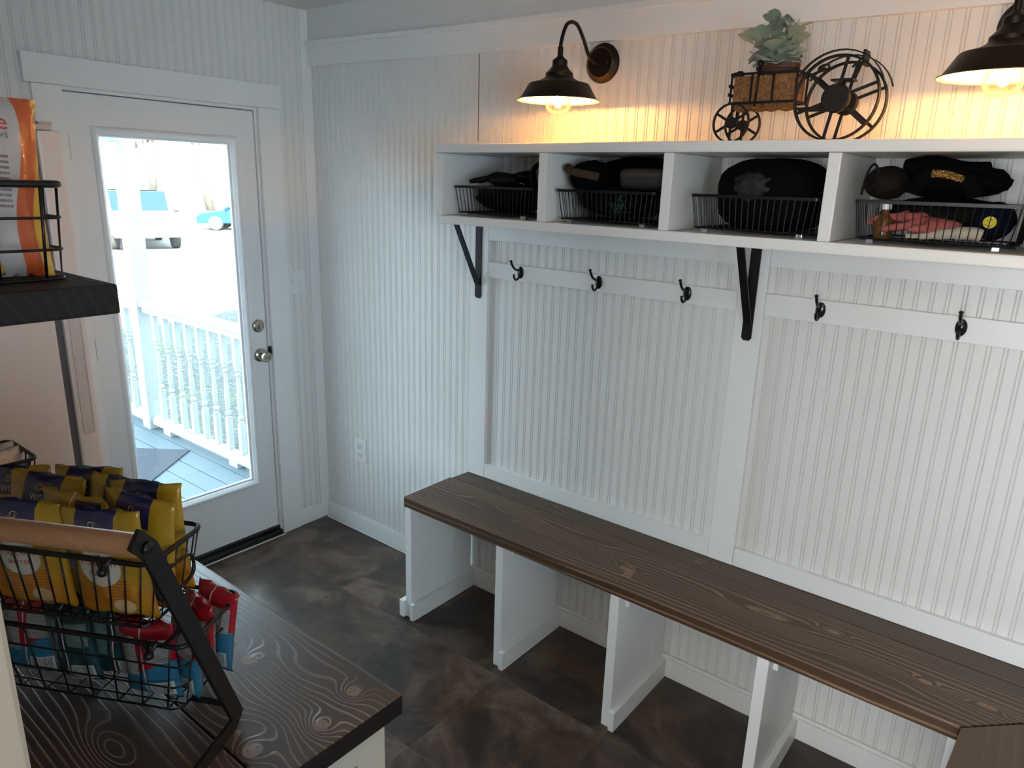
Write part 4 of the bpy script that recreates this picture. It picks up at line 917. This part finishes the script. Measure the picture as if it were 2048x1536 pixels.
def swirl(sz):
    m = MB(); 
    for ph in (0, math.pi):
        pts = []
        for k in range(12):
            a = ph + k * 0.42; r = sz * (1 - k * 0.062); pts.append((r * math.cos(a), 0.75 * r * math.sin(a), 0))
        rows = [[Vector(p) * (1 - 0.16 * math.sin(math.pi * i / 11)), Vector(p) * (1 + 0.10 * math.sin(math.pi * i / 11))] for i, p in enumerate(pts)]
        m.quadgrid(rows)
    return m.bm
def make_bag(name, label, cat, W, H, D, mats, deco, seed=1.0, bend=0.0, group=None):
    root = thing(name, label, cat, (0, 0, 0), group)
    S = bagsurf(W, H, D, seed, bend); bm = bmesh.new(); uvl = bm.loops.layers.uv.new('UVMap'); nu, nv = 26, 36
    for side in (1, -1):
        g = [[bm.verts.new(S(i / nu, j / nv, side)) for i in range(nu + 1)] for j in range(nv + 1)]
        for j in range(nv):
            for i in range(nu):
                f = bm.faces.new((g[j][i], g[j][i + 1], g[j + 1][i + 1], g[j + 1][i])); f.smooth = True; f.material_index = 0 if side > 0 else 1
                for l, (a, b) in zip(f.loops, ((i, j), (i + 1, j), (i + 1, j + 1), (i, j + 1))): l[uvl].uv = ((a / nu) if side > 0 else 1 - a / nu, b / nv)
    bmesh.ops.remove_doubles(bm, verts=bm.verts[:], dist=0.0004)
    me = bpy.data.meshes.new('bag_body'); bmesh.ops.recalc_face_normals(bm, faces=bm.faces[:]); bm.to_mesh(me); bm.free()
    for m in mats: me.materials.append(m)
    o = bpy.data.objects.new('bag_body', me); col.objects.link(o); o.parent = root
    for (nm, kind, body, size, uc, vc, side, mat) in deco:
        b = text_mesh(body, size) if kind == 't' else swirl(size)
        d = obj(nm, stick(b, S, W, H, uc, vc, side), mat, o, world=False)
    return root
def bag_on(name, label, cat, W, H, D, mats, deco, M, seed, bend=0.0, group=None):
    r = make_bag(name, label, cat, W, H, D, mats, deco, seed, bend, group); r.matrix_world = M; return r

# ------------------------------------------------------------------ two tier basket stand
YW = 0.50
E1 = Vector((-math.cos(YW), -math.sin(YW), 0)); E2 = Vector((-math.sin(YW), math.cos(YW), 0)); O0 = Vector((1.978, -1.774, 0))
def L(s, t, z): return O0 + E1 * s + E2 * t + Vector((0, 0, z))
ts_ = thing('basket_stand', 'two tier black wire basket stand with a round wooden handle on the worktop', 'basket stand', (1.85, -1.85, CT))
def rrect(s0, s1, t0, t1, z, r=0.02, n=6):
    out = []
    for cs, ct_, a0 in ((s1 - r, t1 - r, 0), (s0 + r, t1 - r, 90), (s0 + r, t0 + r, 180), (s1 - r, t0 + r, 270)):
        for k in range(n): a = R(a0 + 90 * k / (n - 1)); out.append(L(cs + r * math.cos(a), ct_ + r * math.sin(a), z))
    return out
def frustum_basket(name, s0, s1, t0, t1, zb_, zt, flare, nlong, nshort, rings, flat_rim):
    root = obj(name, MB().tube(rrect(s0 - flare, s1 + flare, t0 - flare * 0.4, t1 + flare * 0.4, zt), 0.0042 if not flat_rim else 0.0045, 8, closed=True), BLACK, ts_, smooth=True)
    m = MB(); m.tube(rrect(s0, s1, t0, t1, zb_), 0.0022, 6, closed=True)
    for f in rings: m.tube(rrect(s0 - flare * f, s1 + flare * f, t0 - flare * 0.4 * f, t1 + flare * 0.4 * f, zb_ + (zt - zb_) * f), 0.0017, 6, closed=True)
    for i in range(nlong):
        q = (i + 0.5) / nlong; sb = s0 + (s1 - s0) * q; st = s0 - flare + (s1 - s0 + 2 * flare) * q
        m.tube([L(st, t0 - flare * 0.4, zt), L(sb, t0, zb_), L(sb, t1, zb_), L(st, t1 + flare * 0.4, zt)], 0.0016, 6)
    for i in range(nshort):
        q = (i + 0.5) / nshort; tb = t0 + (t1 - t0) * q; tt = t0 - flare * 0.4 + (t1 - t0 + flare * 0.8) * q
        m.tube([L(s0 - flare, tt, zt), L(s0, tb, zb_), L(s1, tb, zb_), L(s1 + flare, tt, zt)], 0.0016, 6)
    w_ = MB(); w_.bm = m.bm
    c = obj('wire_mesh', w_, WIRE, ts_, smooth=True)
    return root
LEN = 0.37
frustum_basket('lower_rim', 0.0, LEN, 0.0, 0.142, 0.928, 1.060, 0.030, 8, 4, (0.35, 0.68), False)
US, UT = 0.033, -0.012
frustum_basket('upper_rim', US, US + 0.32, UT, UT + 0.122, 1.088, 1.208, 0.024, 13, 5, (0.02,), True)
lp_ = []
for k in range(24):
    a = k * math.pi / 12; cc, ss = math.cos(a), math.sin(a)
    lp_.append(L(US - 0.020, UT + 0.055 + 0.048 * abs(cc) ** 0.6 * (1 if cc > 0 else -1), 1.152 + 0.024 * abs(ss) ** 0.6 * (1 if ss > 0 else -1)))
obj('loop_handle', MB().tube(lp_, 0.0032, 8, closed=True), BLACK, ts_, smooth=True)
def strap(pts, w, th):
    """flat bar in the stand's side plane: w in plane, th along the long axis"""
    m = MB(); n = len(pts)
    rows = []
    for i, (t, z) in enumerate(pts):
        a = Vector(pts[max(i - 1, 0)]); b = Vector(pts[min(i + 1, n - 1)]); d = (b - a).normalized(); nn = Vector((-d.y, d.x)) * w / 2
        if 0 < i < n - 1:
            d1 = (Vector(pts[i]) - a).normalized(); k = nn.normalized().dot(Vector((-d1.y, d1.x))); nn = nn / max(0.4, k)
        rows.append((Vector((t, z)) - nn, Vector((t, z)) + nn))
    def at(s):
        rr2 = [[L(s - th / 2, p.x, p.y), L(s - th / 2, q.x, q.y), L(s + th / 2, q.x, q.y), L(s + th / 2, p.x, p.y)] for p, q in rows]
        vs = m.quadgrid(rr2, closev=True); m.bm.faces.new(vs[0]); m.bm.faces.new(list(reversed(vs[-1])))
    at(SS); return m
for SS in (-0.097, LEN + 0.06):
    obj('side_frame', strap([(-0.175, 1.345), (-0.150, 1.318), (0.010, 0.925), (-0.008, 0.9185), (-0.215, 0.9185)], 0.028, 0.006), BLACK, ts_)
    br = MB(); e = 1 if SS < 0 else -1; es = -0.003 if SS < 0 else LEN + 0.003
    bar(br, L(SS, 0.004, 0.952), L(es, 0.03, 0.929), 0.010, 0.004, (0, 0, 1)); bar(br, L(SS, -0.088, 1.165), L(es + 0.01 * e, -0.012, 1.062), 0.010, 0.004, (0, 0, 1)); 
    obj('support_arm', br, BLACK, ts_)
obj('wooden_handle', MB().tube([L(-0.093, -0.163, 1.330), L(0.1, -0.163, 1.330), L(LEN + 0.056, -0.163, 1.330)], 0.0155, 20), wood('oiled_handle_wood', (0.22, 0.10, 0.045), (0.36, 0.18, 0.085), (0.42, 0.24, 0.12), 40, (), rough=0.35, amp=3, stretch=0.1, lw=0.8, linestr=0.4), ts_, smooth=True, angle=50)
obj('handle_bolt', MB().lathe([(0.009, 0), (0.008, 0.004), (0, 0.005)], 16, Matrix.Translation(L(-0.1005, -0.158, 1.325)) @ Vector((-E1.x, -E1.y, 0)).to_track_quat('Z', 'Y').to_matrix().to_4x4()), BLACK, ts_, smooth=True)
for s, t, z in ((0.085, -0.024, 1.204), (0.03, -0.014, 1.056)):
    hkm = MB().tube([L(s - 0.012, t, z + 0.010), L(s, t - 0.004, z - 0.012), L(s + 0.012, t, z + 0.010)], 0.0045, 8); hkm.blob(L(s, t - 0.006, z - 0.012), (0.008, 0.008, 0.008), 0, 1, 1, 2)
    obj('hook_tab', hkm, BLACK, ts_, smooth=True)

# bag placement: local frame of the stand; front of a bag faces -E2 (towards the camera) when yaw = 0
def BM(s, t, z, yaw=0.0, tilt=0.0, roll=0.0):
    base = Matrix((( -E1.x, E2.x, 0, 0), (-E1.y, E2.y, 0, 0), (0, 0, 1, 0), (0, 0, 0, 1)))
    return Matrix.Translation(L(s, t, z)) @ base @ Matrix.Rotation(R(yaw), 4, 'Z') @ Matrix.Rotation(R(tilt), 4, 'X') @ Matrix.Rotation(R(roll), 4, 'Y')
PW, PH, PD = 0.143, 0.195, 0.036
pdeco = [('brand_lettering', 't', 'WISE', 0.0155, 0.47, 0.775, 1, LETW), ('brand_swirl', 's', None, 0.0085, 0.47, 0.89, 1, LETY), ('product_lettering', 't', 'Popcorn', 0.0190, 0.455, 0.525, 1, LETR), ('flavour_lettering', 't', 'BUTTER', 0.0110, 0.455, 0.435, 1, LETR)]
gpop = 'yellow popcorn bags in the upper wire basket'
spec = [
    (0.092, 0.008, 0, -4, -2, 1, False, 'yellow popcorn bag with white circle, front centre of the upper basket'),
    (0.246, 0.008, 4, -4, 2, 1, False, 'yellow popcorn bag at the front left of the upper basket, against the cream trim'),
    (0.172, 0.040, -10, -2, 0, 1, True, 'yellow popcorn bag turned to show its white nutrition panel between the two front bags'),
    (0.082, 0.048, -8, 2, 3, 1, False, 'yellow popcorn bag at the right corner of the upper basket'),
    (0.088, 0.100, -3, 0, -3, 1, False, 'tallest yellow popcorn bag standing at the back right of the upper basket'),
    (0.152, 0.076, 3, 8, 5, 1, False, 'yellow popcorn bag leaning behind the front centre bag'),
    (0.226, 0.104, -2, 8, -4, 1, False, 'yellow popcorn bag lying back in the middle of the rear row'),
    (0.290, 0.060, 3, 8, 4, 1, False, 'yellow popcorn bag with its navy top folded over at the upper left'),
    (0.345, 0.096, 2, 5, -4, 1, False, 'yellow popcorn bag at the far left rear of the upper basket'),
]
for i, (s, t, yaw, tilt, roll, k, flip, lab) in enumerate(spec):
    z = 1.0935
    bag_on('popcorn_bag', lab, 'snack bag', PW, PH, PD - 0.004 * (i % 3), (POPB, POP) if flip else (POP, POPB), [] if flip else pdeco, BM(s, t, z, yaw, -tilt, roll), 1.3 + i * 1.7, 0.25 if tilt > 5 else 0.0, gpop)
CW, CHh, CD = 0.105, 0.150, 0.036
specs = [
    (0.062, 0.026, 0, -3, 0, 'red and blue cookie bag with barcode at the front right of the lower basket', COOK),
    (0.020, 0.056, -38, 2, 2, 'red and blue cookie bag second from front at the lower basket right end', COOK),
    (0.018, 0.088, -34, 4, -2, 'red and blue cookie bag third from front at the lower basket right end', COOK),
    (0.016, 0.120, -20, 8, 3, 'rearmost red cookie bag rising above the right rim of the lower basket', COOK),
    (0.155, 0.060, 10, 0, 3, 'teal snack bag with pale green label panel in the middle of the lower basket', TEAL),
    (0.215, 0.036, -6, -2, -2, 'teal snack bag with a white barcode label near the left of the lower basket', TEAL),
    (0.305, 0.036, 4, 2, 2, 'red and blue cookie bag at the far left of the lower basket', COOK),
    (0.270, 0.095, -4, 4, 2, 'red and blue cookie bag standing in the rear left of the lower basket', COOK),
]
for i, (s, t, yaw, tilt, roll, lab, m) in enumerate(specs):
    bag_on('cookie_bag' if m is COOK else 'snack_bag', lab, 'snack bag', CW, CHh, CD, (m, m), [], BM(s, t, 0.933, yaw, -tilt, roll), 20 + i * 2.3, 0.0, 'small snack bags in the lower wire basket')

# ------------------------------------------------------------------ basket with bags on the floating shelf
sb = thing('wire_basket', 'small black wire basket of snack bags on the dark floating shelf', 'wire basket', (1.88, -1.98, 1.648))
def rr4(x0, x1, y0, y1, z, r=0.02, n=6):
    out = []
    for cx, cy, a0 in ((x1 - r, y1 - r, 0), (x0 + r, y1 - r, 90), (x0 + r, y0 + r, 180), (x1 - r, y0 + r, 270)):
        for k in range(n): a = R(a0 + 90 * k / (n - 1)); out.append(Vector((cx + r * math.cos(a), cy + r * math.sin(a), z)))
    return out
def small_basket(root, x0, x1, y0, y1, z0, h, fl, nx, ny, rings, rimr=0.0045):
    obj('rim', MB().tube(rr4(x0 - fl, x1 + fl, y0 - fl, y1 + fl, z0 + h), rimr, 8, closed=True), BLACK, root, smooth=True)
    m = MB(); m.tube(rr4(x0, x1, y0, y1, z0 + 0.0025), 0.0022, 6, closed=True)
    for f in rings: m.tube(rr4(x0 - fl * f, x1 + fl * f, y0 - fl * f, y1 + fl * f, z0 + h * f), 0.0020, 6, closed=True)
    for i in range(nx):
        q = (i + 0.5) / nx; xb = x0 + (x1 - x0) * q; xt = x0 - fl + (x1 - x0 + 2 * fl) * q
        m.tube([(xt, y0 - fl, z0 + h), (xb, y0, z0 + 0.0025), (xb, y1, z0 + 0.0025), (xt, y1 + fl, z0 + h)], 0.0020, 6)
    for i in range(ny):
        q = (i + 0.5) / ny; yb = y0 + (y1 - y0) * q; yt = y0 - fl + (y1 - y0 + 2 * fl) * q
        m.tube([(x0 - fl, yt, z0 + h), (x0, yb, z0 + 0.0025), (x1, yb, z0 + 0.0025), (x1 + fl, yt, z0 + h)], 0.0020, 6)
    obj('wire_cage', m, WIRE, root, smooth=True)
small_basket(sb, 1.79, 1.965, -2.105, -1.848, 1.6485, 0.122, 0.006, 4, 5, (0.33, 0.66))
vdeco = [('product_lettering', 't', 'Veggie', 0.028, 0.50, 0.81, 1, LETR), ('product_lettering', 't', 'Straws', 0.013, 0.62, 0.765, 1, LETG)]
def XM(x, y, z, yaw, tilt=0.0, roll=0.0): return Matrix.Translation((x, y, z)) @ Matrix.Rotation(R(yaw), 4, 'Z') @ Matrix.Rotation(R(tilt), 4, 'X') @ Matrix.Rotation(R(roll), 4, 'Y')
bag_on('snack_bag', 'tall white and orange straws bag standing in the basket on the floating shelf', 'snack bag', 0.150, 0.225, 0.040, (STRAW, STRAW), vdeco, XM(1.925, -1.925, 1.654, 90, -4, 3), 3.1, 0.1)
bag_on('snack_bag', 'orange snack bag low at the front of the floating shelf basket', 'snack bag', 0.12, 0.13, 0.034, (STRAW, STRAW), [], XM(1.952, -1.975, 1.654, 86, -2, -5), 8.1, 0.0)
# ------------------------------------------------------------------ basket of sachets at the fridge
wb = thing('wire_basket', 'black wire basket of clear sachets on the worktop against the refrigerator', 'wire basket', (0.92, -1.72, CT))
small_basket(wb, 0.84, 0.990, -1.90, -1.655, CT, 0.165, 0.020, 6, 7, (0.6,), 0.005)
rnd = random.Random(4)
for i in range(9):
    y = -1.88 + i * 0.0235; k = i
    b = bag_on('sachet', 'clear silver sachet in the wire basket against the refrigerator', 'sachet', 0.115, 0.15 + rnd.uniform(-.01, .03), 0.016, (SILVER, SILVER), [], XM(0.865 + i * 0.0135, -1.84 + 0.075 * (i % 3), CT + 0.008, 90 + rnd.uniform(-12, 12), -8 + rnd.uniform(-4, 4), rnd.uniform(-8, 8)), 40 + i * 1.9, 0.3, 'clear sachets in the basket by the refrigerator')
# ------------------------------------------------------------------ porch and yard
PORCH = paint('porch_rail_paint', (0.38, 0.39, 0.39), 0.45, 0.1)
def deckmat():
    t = NT('grey_blue_deck_paint'); s = t.sep(t.obj()); o = t.comb(t.m_('MULTIPLY', s[0], 0.12), s[1], s[2])
    n = t.noise(o, 40, 4, 0.65); k = t.noise(t.obj(), 14, 3)
    c = t.mix(n, (0.085, 0.115, 0.130), (0.062, 0.085, 0.098)); c = t.mix(t.step(k, 0.70, 0.76), c, (0.03, 0.04, 0.045))
    t.p(color=c, rough=0.6); t.bump(n, 0.4, 0.002); return t.m
DECK = deckmat()
mb = MB()
y = 0.232; i = 0
while y > -2.2:
    mb.box(-4.6, -0.152, y - 0.135, y, -0.14, -0.10 - 0.0004 * (i % 3), 0.003); y -= 0.140; i += 1
mb.box(-4.6, -0.152, -2.2, 0.23, -0.30, -0.16)
struct('porch_deck', mb, DECK)
rails_mb = []
for x0, x1 in ((-2.3105, -0.16), (-4.6, -2.4265)):
    mb = MB(); rails_mb.append(mb)
    mb.prism([(0.120, 0.845), (0.120, 0.865), (0.150, 0.885), (0.190, 0.885), (0.220, 0.865), (0.220, 0.845)], x0, x1, 'yz', 0.003)
    mb.box(x0, x1, 0.140, 0.200, 0.800, 0.845, 0.003)
    mb.prism([(0.135, -0.060), (0.135, -0.020), (0.155, 0.0), (0.190, 0.0), (0.210, -0.020), (0.210, -0.060)], x0, x1, 'yz', 0.003)
rail = thing('porch_railing', 'white turned baluster railing right of the porch post, beyond the door glass', 'railing', (-1.3, 0.17, -0.1))
rail2 = thing('porch_railing', 'short stretch of white railing left of the porch post, farther away', 'railing', (-3.5, 0.17, -0.1))
obj('rails', rails_mb[0], PORCH, rail); obj('rails', rails_mb[1], PORCH, rail2)
for x in (-1.20, -2.10): obj('foot_block', MB().box(x - 0.05, x + 0.05, 0.135, 0.215, -0.0995, -0.0605, 0.002), PORCH, rail)
def baluster(x):
    m = MB(); m.box(x - 0.0185, x + 0.0185, 0.1515, 0.1885, 0.001, 0.215, 0.002); m.box(x - 0.0185, x + 0.0185, 0.1515, 0.1885, 0.60, 0.7995, 0.002)
    pf = [(0.014, 0.213), (0.018, 0.225), (0.012, 0.235), (0.019, 0.250), (0.019, 0.262), (0.011, 0.275), (0.015, 0.30), (0.0175, 0.36), (0.014, 0.44), (0.0115, 0.50), (0.010, 0.535), (0.0165, 0.545), (0.0165, 0.553), (0.011, 0.562), (0.018, 0.578), (0.018, 0.590), (0.013, 0.602)]
    m.lathe(pf, 16, Matrix.Translation((x, 0.17, 0))); return m
b0 = obj('baluster', baluster(0.0), PORCH, rail, world=False)
b0.location = Vector((-0.36, 0, 0)) - Vector((0, 0.17, 0)) + Vector((0, 0, 0)); 
bx = -0.36
xs_ = []
while bx > -4.5:
    if not (-2.50 < bx < -2.24): xs_.append(bx)
    bx -= 0.152
for i, x in enumerate(xs_):
    o = b0 if i == 0 else b0.copy()
    if i: col.objects.link(o)
    p_ = rail if x > -2.4 else rail2; o.parent = p_
    o.location = (x - p_.location.x, -0.17, 0.1)
po = tag(obj('porch_post', MB().box(-2.425, -2.312, 0.112, 0.225, -0.0995, 2.9, 0.004), PORCH), 'square white porch post between the two railing sections', 'post')
fxm = thing('porch_bracket', 'pale grey-green fixture hanging near the top of the porch post', 'fixture', (-2.2, 0.05, 2.2))  # hanging bracket of unknown use, gives no light
FIXM = simple('pale_green_metal', (0.30, 0.40, 0.36), 0.5)
obj('fixture_arm', MB().tube(bez([(-2.36, 0.10, 2.02), (-2.36, 0.02, 2.06), (-2.36, -0.01, 2.22), (-2.36, -0.01, 2.5)]), 0.022, 10), FIXM, fxm, smooth=True)
obj('fixture_tray', MB().lathe([(0, -0.02), (0.07, -0.02), (0.075, 0.03), (0.06, 0.03), (0, 0.0)], 20, Matrix.Translation((-2.30, 0.045, 2.0))), FIXM, fxm, smooth=True, angle=40)
def matmat():
    t = NT('doormat_fibre'); n = t.noise(t.obj(), 220, 3, 0.8); t.p(color=t.mix(n, (0.018, 0.022, 0.030), (0.05, 0.055, 0.068)), rough=0.95); t.bump(n, 0.8, 0.004); return t.m
dm = MB().box(-0.30, 0.30, -0.42, 0.42, 0.0, 0.010, 0.003)
o = obj('doormat', dm, matmat()); o.location = (-1.83, -0.405, -0.0998); o.rotation_euler = (0, 0, R(-52)); tag(o, 'dark speckled doormat set diagonally on the porch deck', 'doormat')
def groundmat():
    t = NT('sunlit_gravel'); o = t.obj(); n = t.noise(o, 0.25, 5); f = t.noise(o, 9, 4)
    t.p(color=t.mix(t.m_('MULTIPLY', t.m_('ADD', n, f), 0.5), (0.20, 0.18, 0.16), (0.15, 0.135, 0.12)), rough=0.95); return t.m
struct('ground', MB().box(-120, 9, -60, 80, -0.9, -0.62), groundmat())
def lawnmat():
    t = NT('leafy_lawn'); o = t.obj(); f = t.noise(o, 26, 5, 0.75, 0.6); g = t.noise(o, 1.4, 3)
    c = t.ramp(f, [(0.34, (0.015, 0.02, 0.014)), (0.48, (0.042, 0.048, 0.042)), (0.56, (0.085, 0.085, 0.078)), (0.66, (0.20, 0.19, 0.17))])
    c = t.mix(t.m_('MULTIPLY', t.step(g, 0.55, 0.66), 0.5), c, (0.05, 0.08, 0.025)); t.p(color=c, rough=0.95); t.bump(f, 0.8, 0.02); return t.m
lm = MB(); rnd = random.Random(2)
poly = [(-0.2, 0.3), (-4.7, 0.3), (-4.7, -2.5), (-6.0, -2.5)]
for k in range(14): poly.append((-8.6 - 0.25 * rnd.random(), -2.4 + k * 0.5))
poly += [(-9.2, 4.9), (-8.8, 6.5), (-7.5, 9), (-0.2, 9)]
lm.prism(poly, -0.66, -0.605, 'xy'); lo_ = tag(obj('lawn', lm, lawnmat()), 'leaf strewn shaded lawn between the porch and the bright drive', 'lawn', kind='stuff')

CARW = simple('white_car_paint', (0.80, 0.80, 0.80), 0.25); CARB = simple('blue_car_paint', (0.02, 0.08, 0.34), 0.25, 0.1, 0.1, 3)
CGL = simple('car_glass', (0.006, 0.025, 0.06), 0.08); TIRE = simple('tyre_rubber', (0.05, 0.05, 0.05), 0.8); CHR = simple('wheel_alloy', (0.5, 0.5, 0.5), 0.3, 0.8)
CTR = simple('dark_grille', (0.05, 0.055, 0.06), 0.4); BUMP = simple('tan_bumper', (0.55, 0.45, 0.33), 0.5); REDB = simple('red_badge', (0.55, 0.10, 0.10), 0.4)
def car(name, label, cat, loc, yaw, paintm, prof, cab, W, wheels, r, truck):
    """x forward; prof = lower body side outline, cab = greenhouse outline"""
    root = thing(name, label, cat, loc); root.rotation_euler = (0, 0, yaw)
    def add(n, mb, m, p=root, **kw): return obj(n, mb, m, p, world=False, **kw)
    body = add('body', MB().prism(prof, -W / 2, W / 2, 'xz', 0.05), paintm)
    add('roof', MB().prism([(cab[1][0] - .02, cab[1][1] - 0.06), (cab[2][0] + .02, cab[2][1] - 0.06), (cab[2][0], cab[2][1]), (cab[1][0], cab[1][1])], -W / 2 + 0.16, W / 2 - 0.16, 'xz', 0.02), paintm)
    add('windows', MB().prism(cab, -W / 2 + 0.13, W / 2 - 0.13, 'xz', 0.03), CGL)
    for s in (-1, 1):
        y = s * (W / 2 - 0.115); pm = MB()
        for (a, b) in ((cab[0], cab[1]), (cab[3], cab[2])): bar(pm, (a[0], y, a[1]), (b[0], y, b[1]), 0.08, 0.06)
        mid = (cab[1][0] + cab[2][0]) / 2; bar(pm, (mid, y, cab[0][1]), (mid, y, cab[1][1]), 0.09, 0.06); add('pillars', pm, paintm)
        add('side_mirror', MB().blob((cab[3][0] - 0.15, s * (W / 2 + 0.08), cab[3][1] + 0.08), (0.06, 0.12, 0.09), 0, 1, 1, 3), CTR if truck else paintm, smooth=True)
        for x in wheels:
            wm = Matrix.Translation((x, s * (W / 2 - 0.10), r)) @ Matrix.Rotation(R(90), 4, 'X')
            tw = add('wheel', MB().lathe([(r * 0.62, -0.11), (r * 0.92, -0.12), (r, -0.09), (r, 0.09), (r * 0.92, 0.12), (r * 0.62, 0.11)], 28, wm), TIRE, smooth=True, angle=50)
            add('hubcap', MB().lathe([(0, -0.105), (r * 0.62, -0.10), (r * 0.62, 0.10), (0, 0.105)], 24, wm), CHR, tw)
    xf = max(p[0] for p in prof)
    if truck:
        g = add('grille', MB().box(xf - 0.02, xf + 0.015, -0.52, 0.52, 0.86, 1.02, 0.01), CTR); add('badge', MB().box(xf + 0.016, xf + 0.03, -0.20, 0.20, 0.89, 0.99, 0.005), REDB, g)
        add('bumper', MB().box(xf - 0.05, xf + 0.12, -W / 2, W / 2, 0.42, 0.66, 0.04), BUMP)
        for s in (-1, 1):
            add('fog_lamp', MB().box(xf + 0.11, xf + 0.135, s * 0.62 - 0.13, s * 0.62 + 0.13, 0.55, 0.62, 0.01), CTR); add('headlamp', MB().box(xf - 0.02, xf + 0.02, s * 0.76 - 0.15, s * 0.76 + 0.15, 0.84, 1.02, 0.01), CLEAR)
    else:
        for s in (-1, 1): add('headlamp', MB().box(xf - 0.12, xf + 0.01, s * (W / 2 - 0.22) - 0.15, s * (W / 2 - 0.22) + 0.15, 0.60, 0.70, 0.02), CLEAR)
    return root
vd = Vector((3.0 + 22.6, -2.2 - 9.6)); 
car('pickup_truck', 'white pickup truck parked facing the house, partly behind the porch post', 'truck', (-22.5, 9.3, -0.62), math.atan2(-11.2, 26.0) + R(6), CARW,
    [(-3.2, 0.45), (2.35, 0.45), (2.42, 0.75), (2.40, 1.08), (1.25, 1.18), (-3.2, 1.16)], [(-1.15, 1.14), (-0.85, 1.80), (0.55, 1.80), (1.20, 1.14)], 1.98, (1.55, -1.9), 0.40, True)
car('sedan', 'blue car parked side-on at the right of the door glass', 'car', (-27.0, 16.5, -0.62), math.atan2(-0.62, -0.78) + R(8), CARB,
    [(-2.25, 0.35), (2.20, 0.30), (2.25, 0.55), (2.05, 0.74), (0.95, 0.92), (-1.5, 0.98), (-2.2, 0.92), (-2.3, 0.6)], [(-1.85, 0.95), (-1.0, 1.36), (0.05, 1.38), (1.05, 0.90)], 1.80, (1.42, -1.40), 0.32, False)
# bare trees beyond the drive
BARK = simple('pale_bark', (0.13, 0.115, 0.095), 0.9, 0, 0.3, 4)
def tree(x, y, h, seed, label):
    root = thing('bare_tree', label, 'tree', (x, y, -0.64), group='bare trees beyond the drive'); rn = random.Random(seed); tm = MB(); bm_ = MB(); cnt = [0]
    def grow(p, d, L_, r, lv):
        pts = [p]; q = p.copy(); dd = d.copy(); n = 4
        for i in range(n): dd = (dd + Vector((rn.uniform(-.14, .14), rn.uniform(-.14, .14), 0.05))).normalized(); q = q + dd * L_ / n; pts.append(q.copy())
        (tm if lv == 0 else bm_).tube(pts, [r * (1 - 0.12 * i) for i in range(n + 1)], 6 if lv < 2 else 4)
        if lv < 4:
            for k in range(4 if lv < 3 else 5):
                f = rn.uniform(0.35, 1.0) if lv else rn.uniform(0.45, 1.0); s = pts[min(n, int(f * n))]; a = rn.uniform(0, 6.28)
                nd = (dd + Vector((math.cos(a), math.sin(a), 0.25)) * rn.uniform(0.5, 0.9)).normalized(); grow(s, nd, L_ * rn.uniform(0.45, 0.62), r * 0.42, lv + 1)
    grow(Vector((x, y, -0.64)), Vector((0, 0, 1)), h * 0.55, h * 0.022, 0)
    obj('trunk', tm, BARK, root, smooth=True); obj('branches', bm_, BARK, root, smooth=True)
for i, (x, y, h, lab) in enumerate(((-38, 17.0, 13, 'bare tree behind the pickup truck, leftmost seen through the door glass'), (-44, 24.0, 15, 'bare tree in the middle of the door glass beyond the drive'), (-38, 25.5, 12, 'bare tree above the blue car, rightmost seen through the door glass'), (-52, 24.0, 16, 'farthest bare tree between the truck and the blue car'))):
    tree(x, y, h, 30 + i, lab)
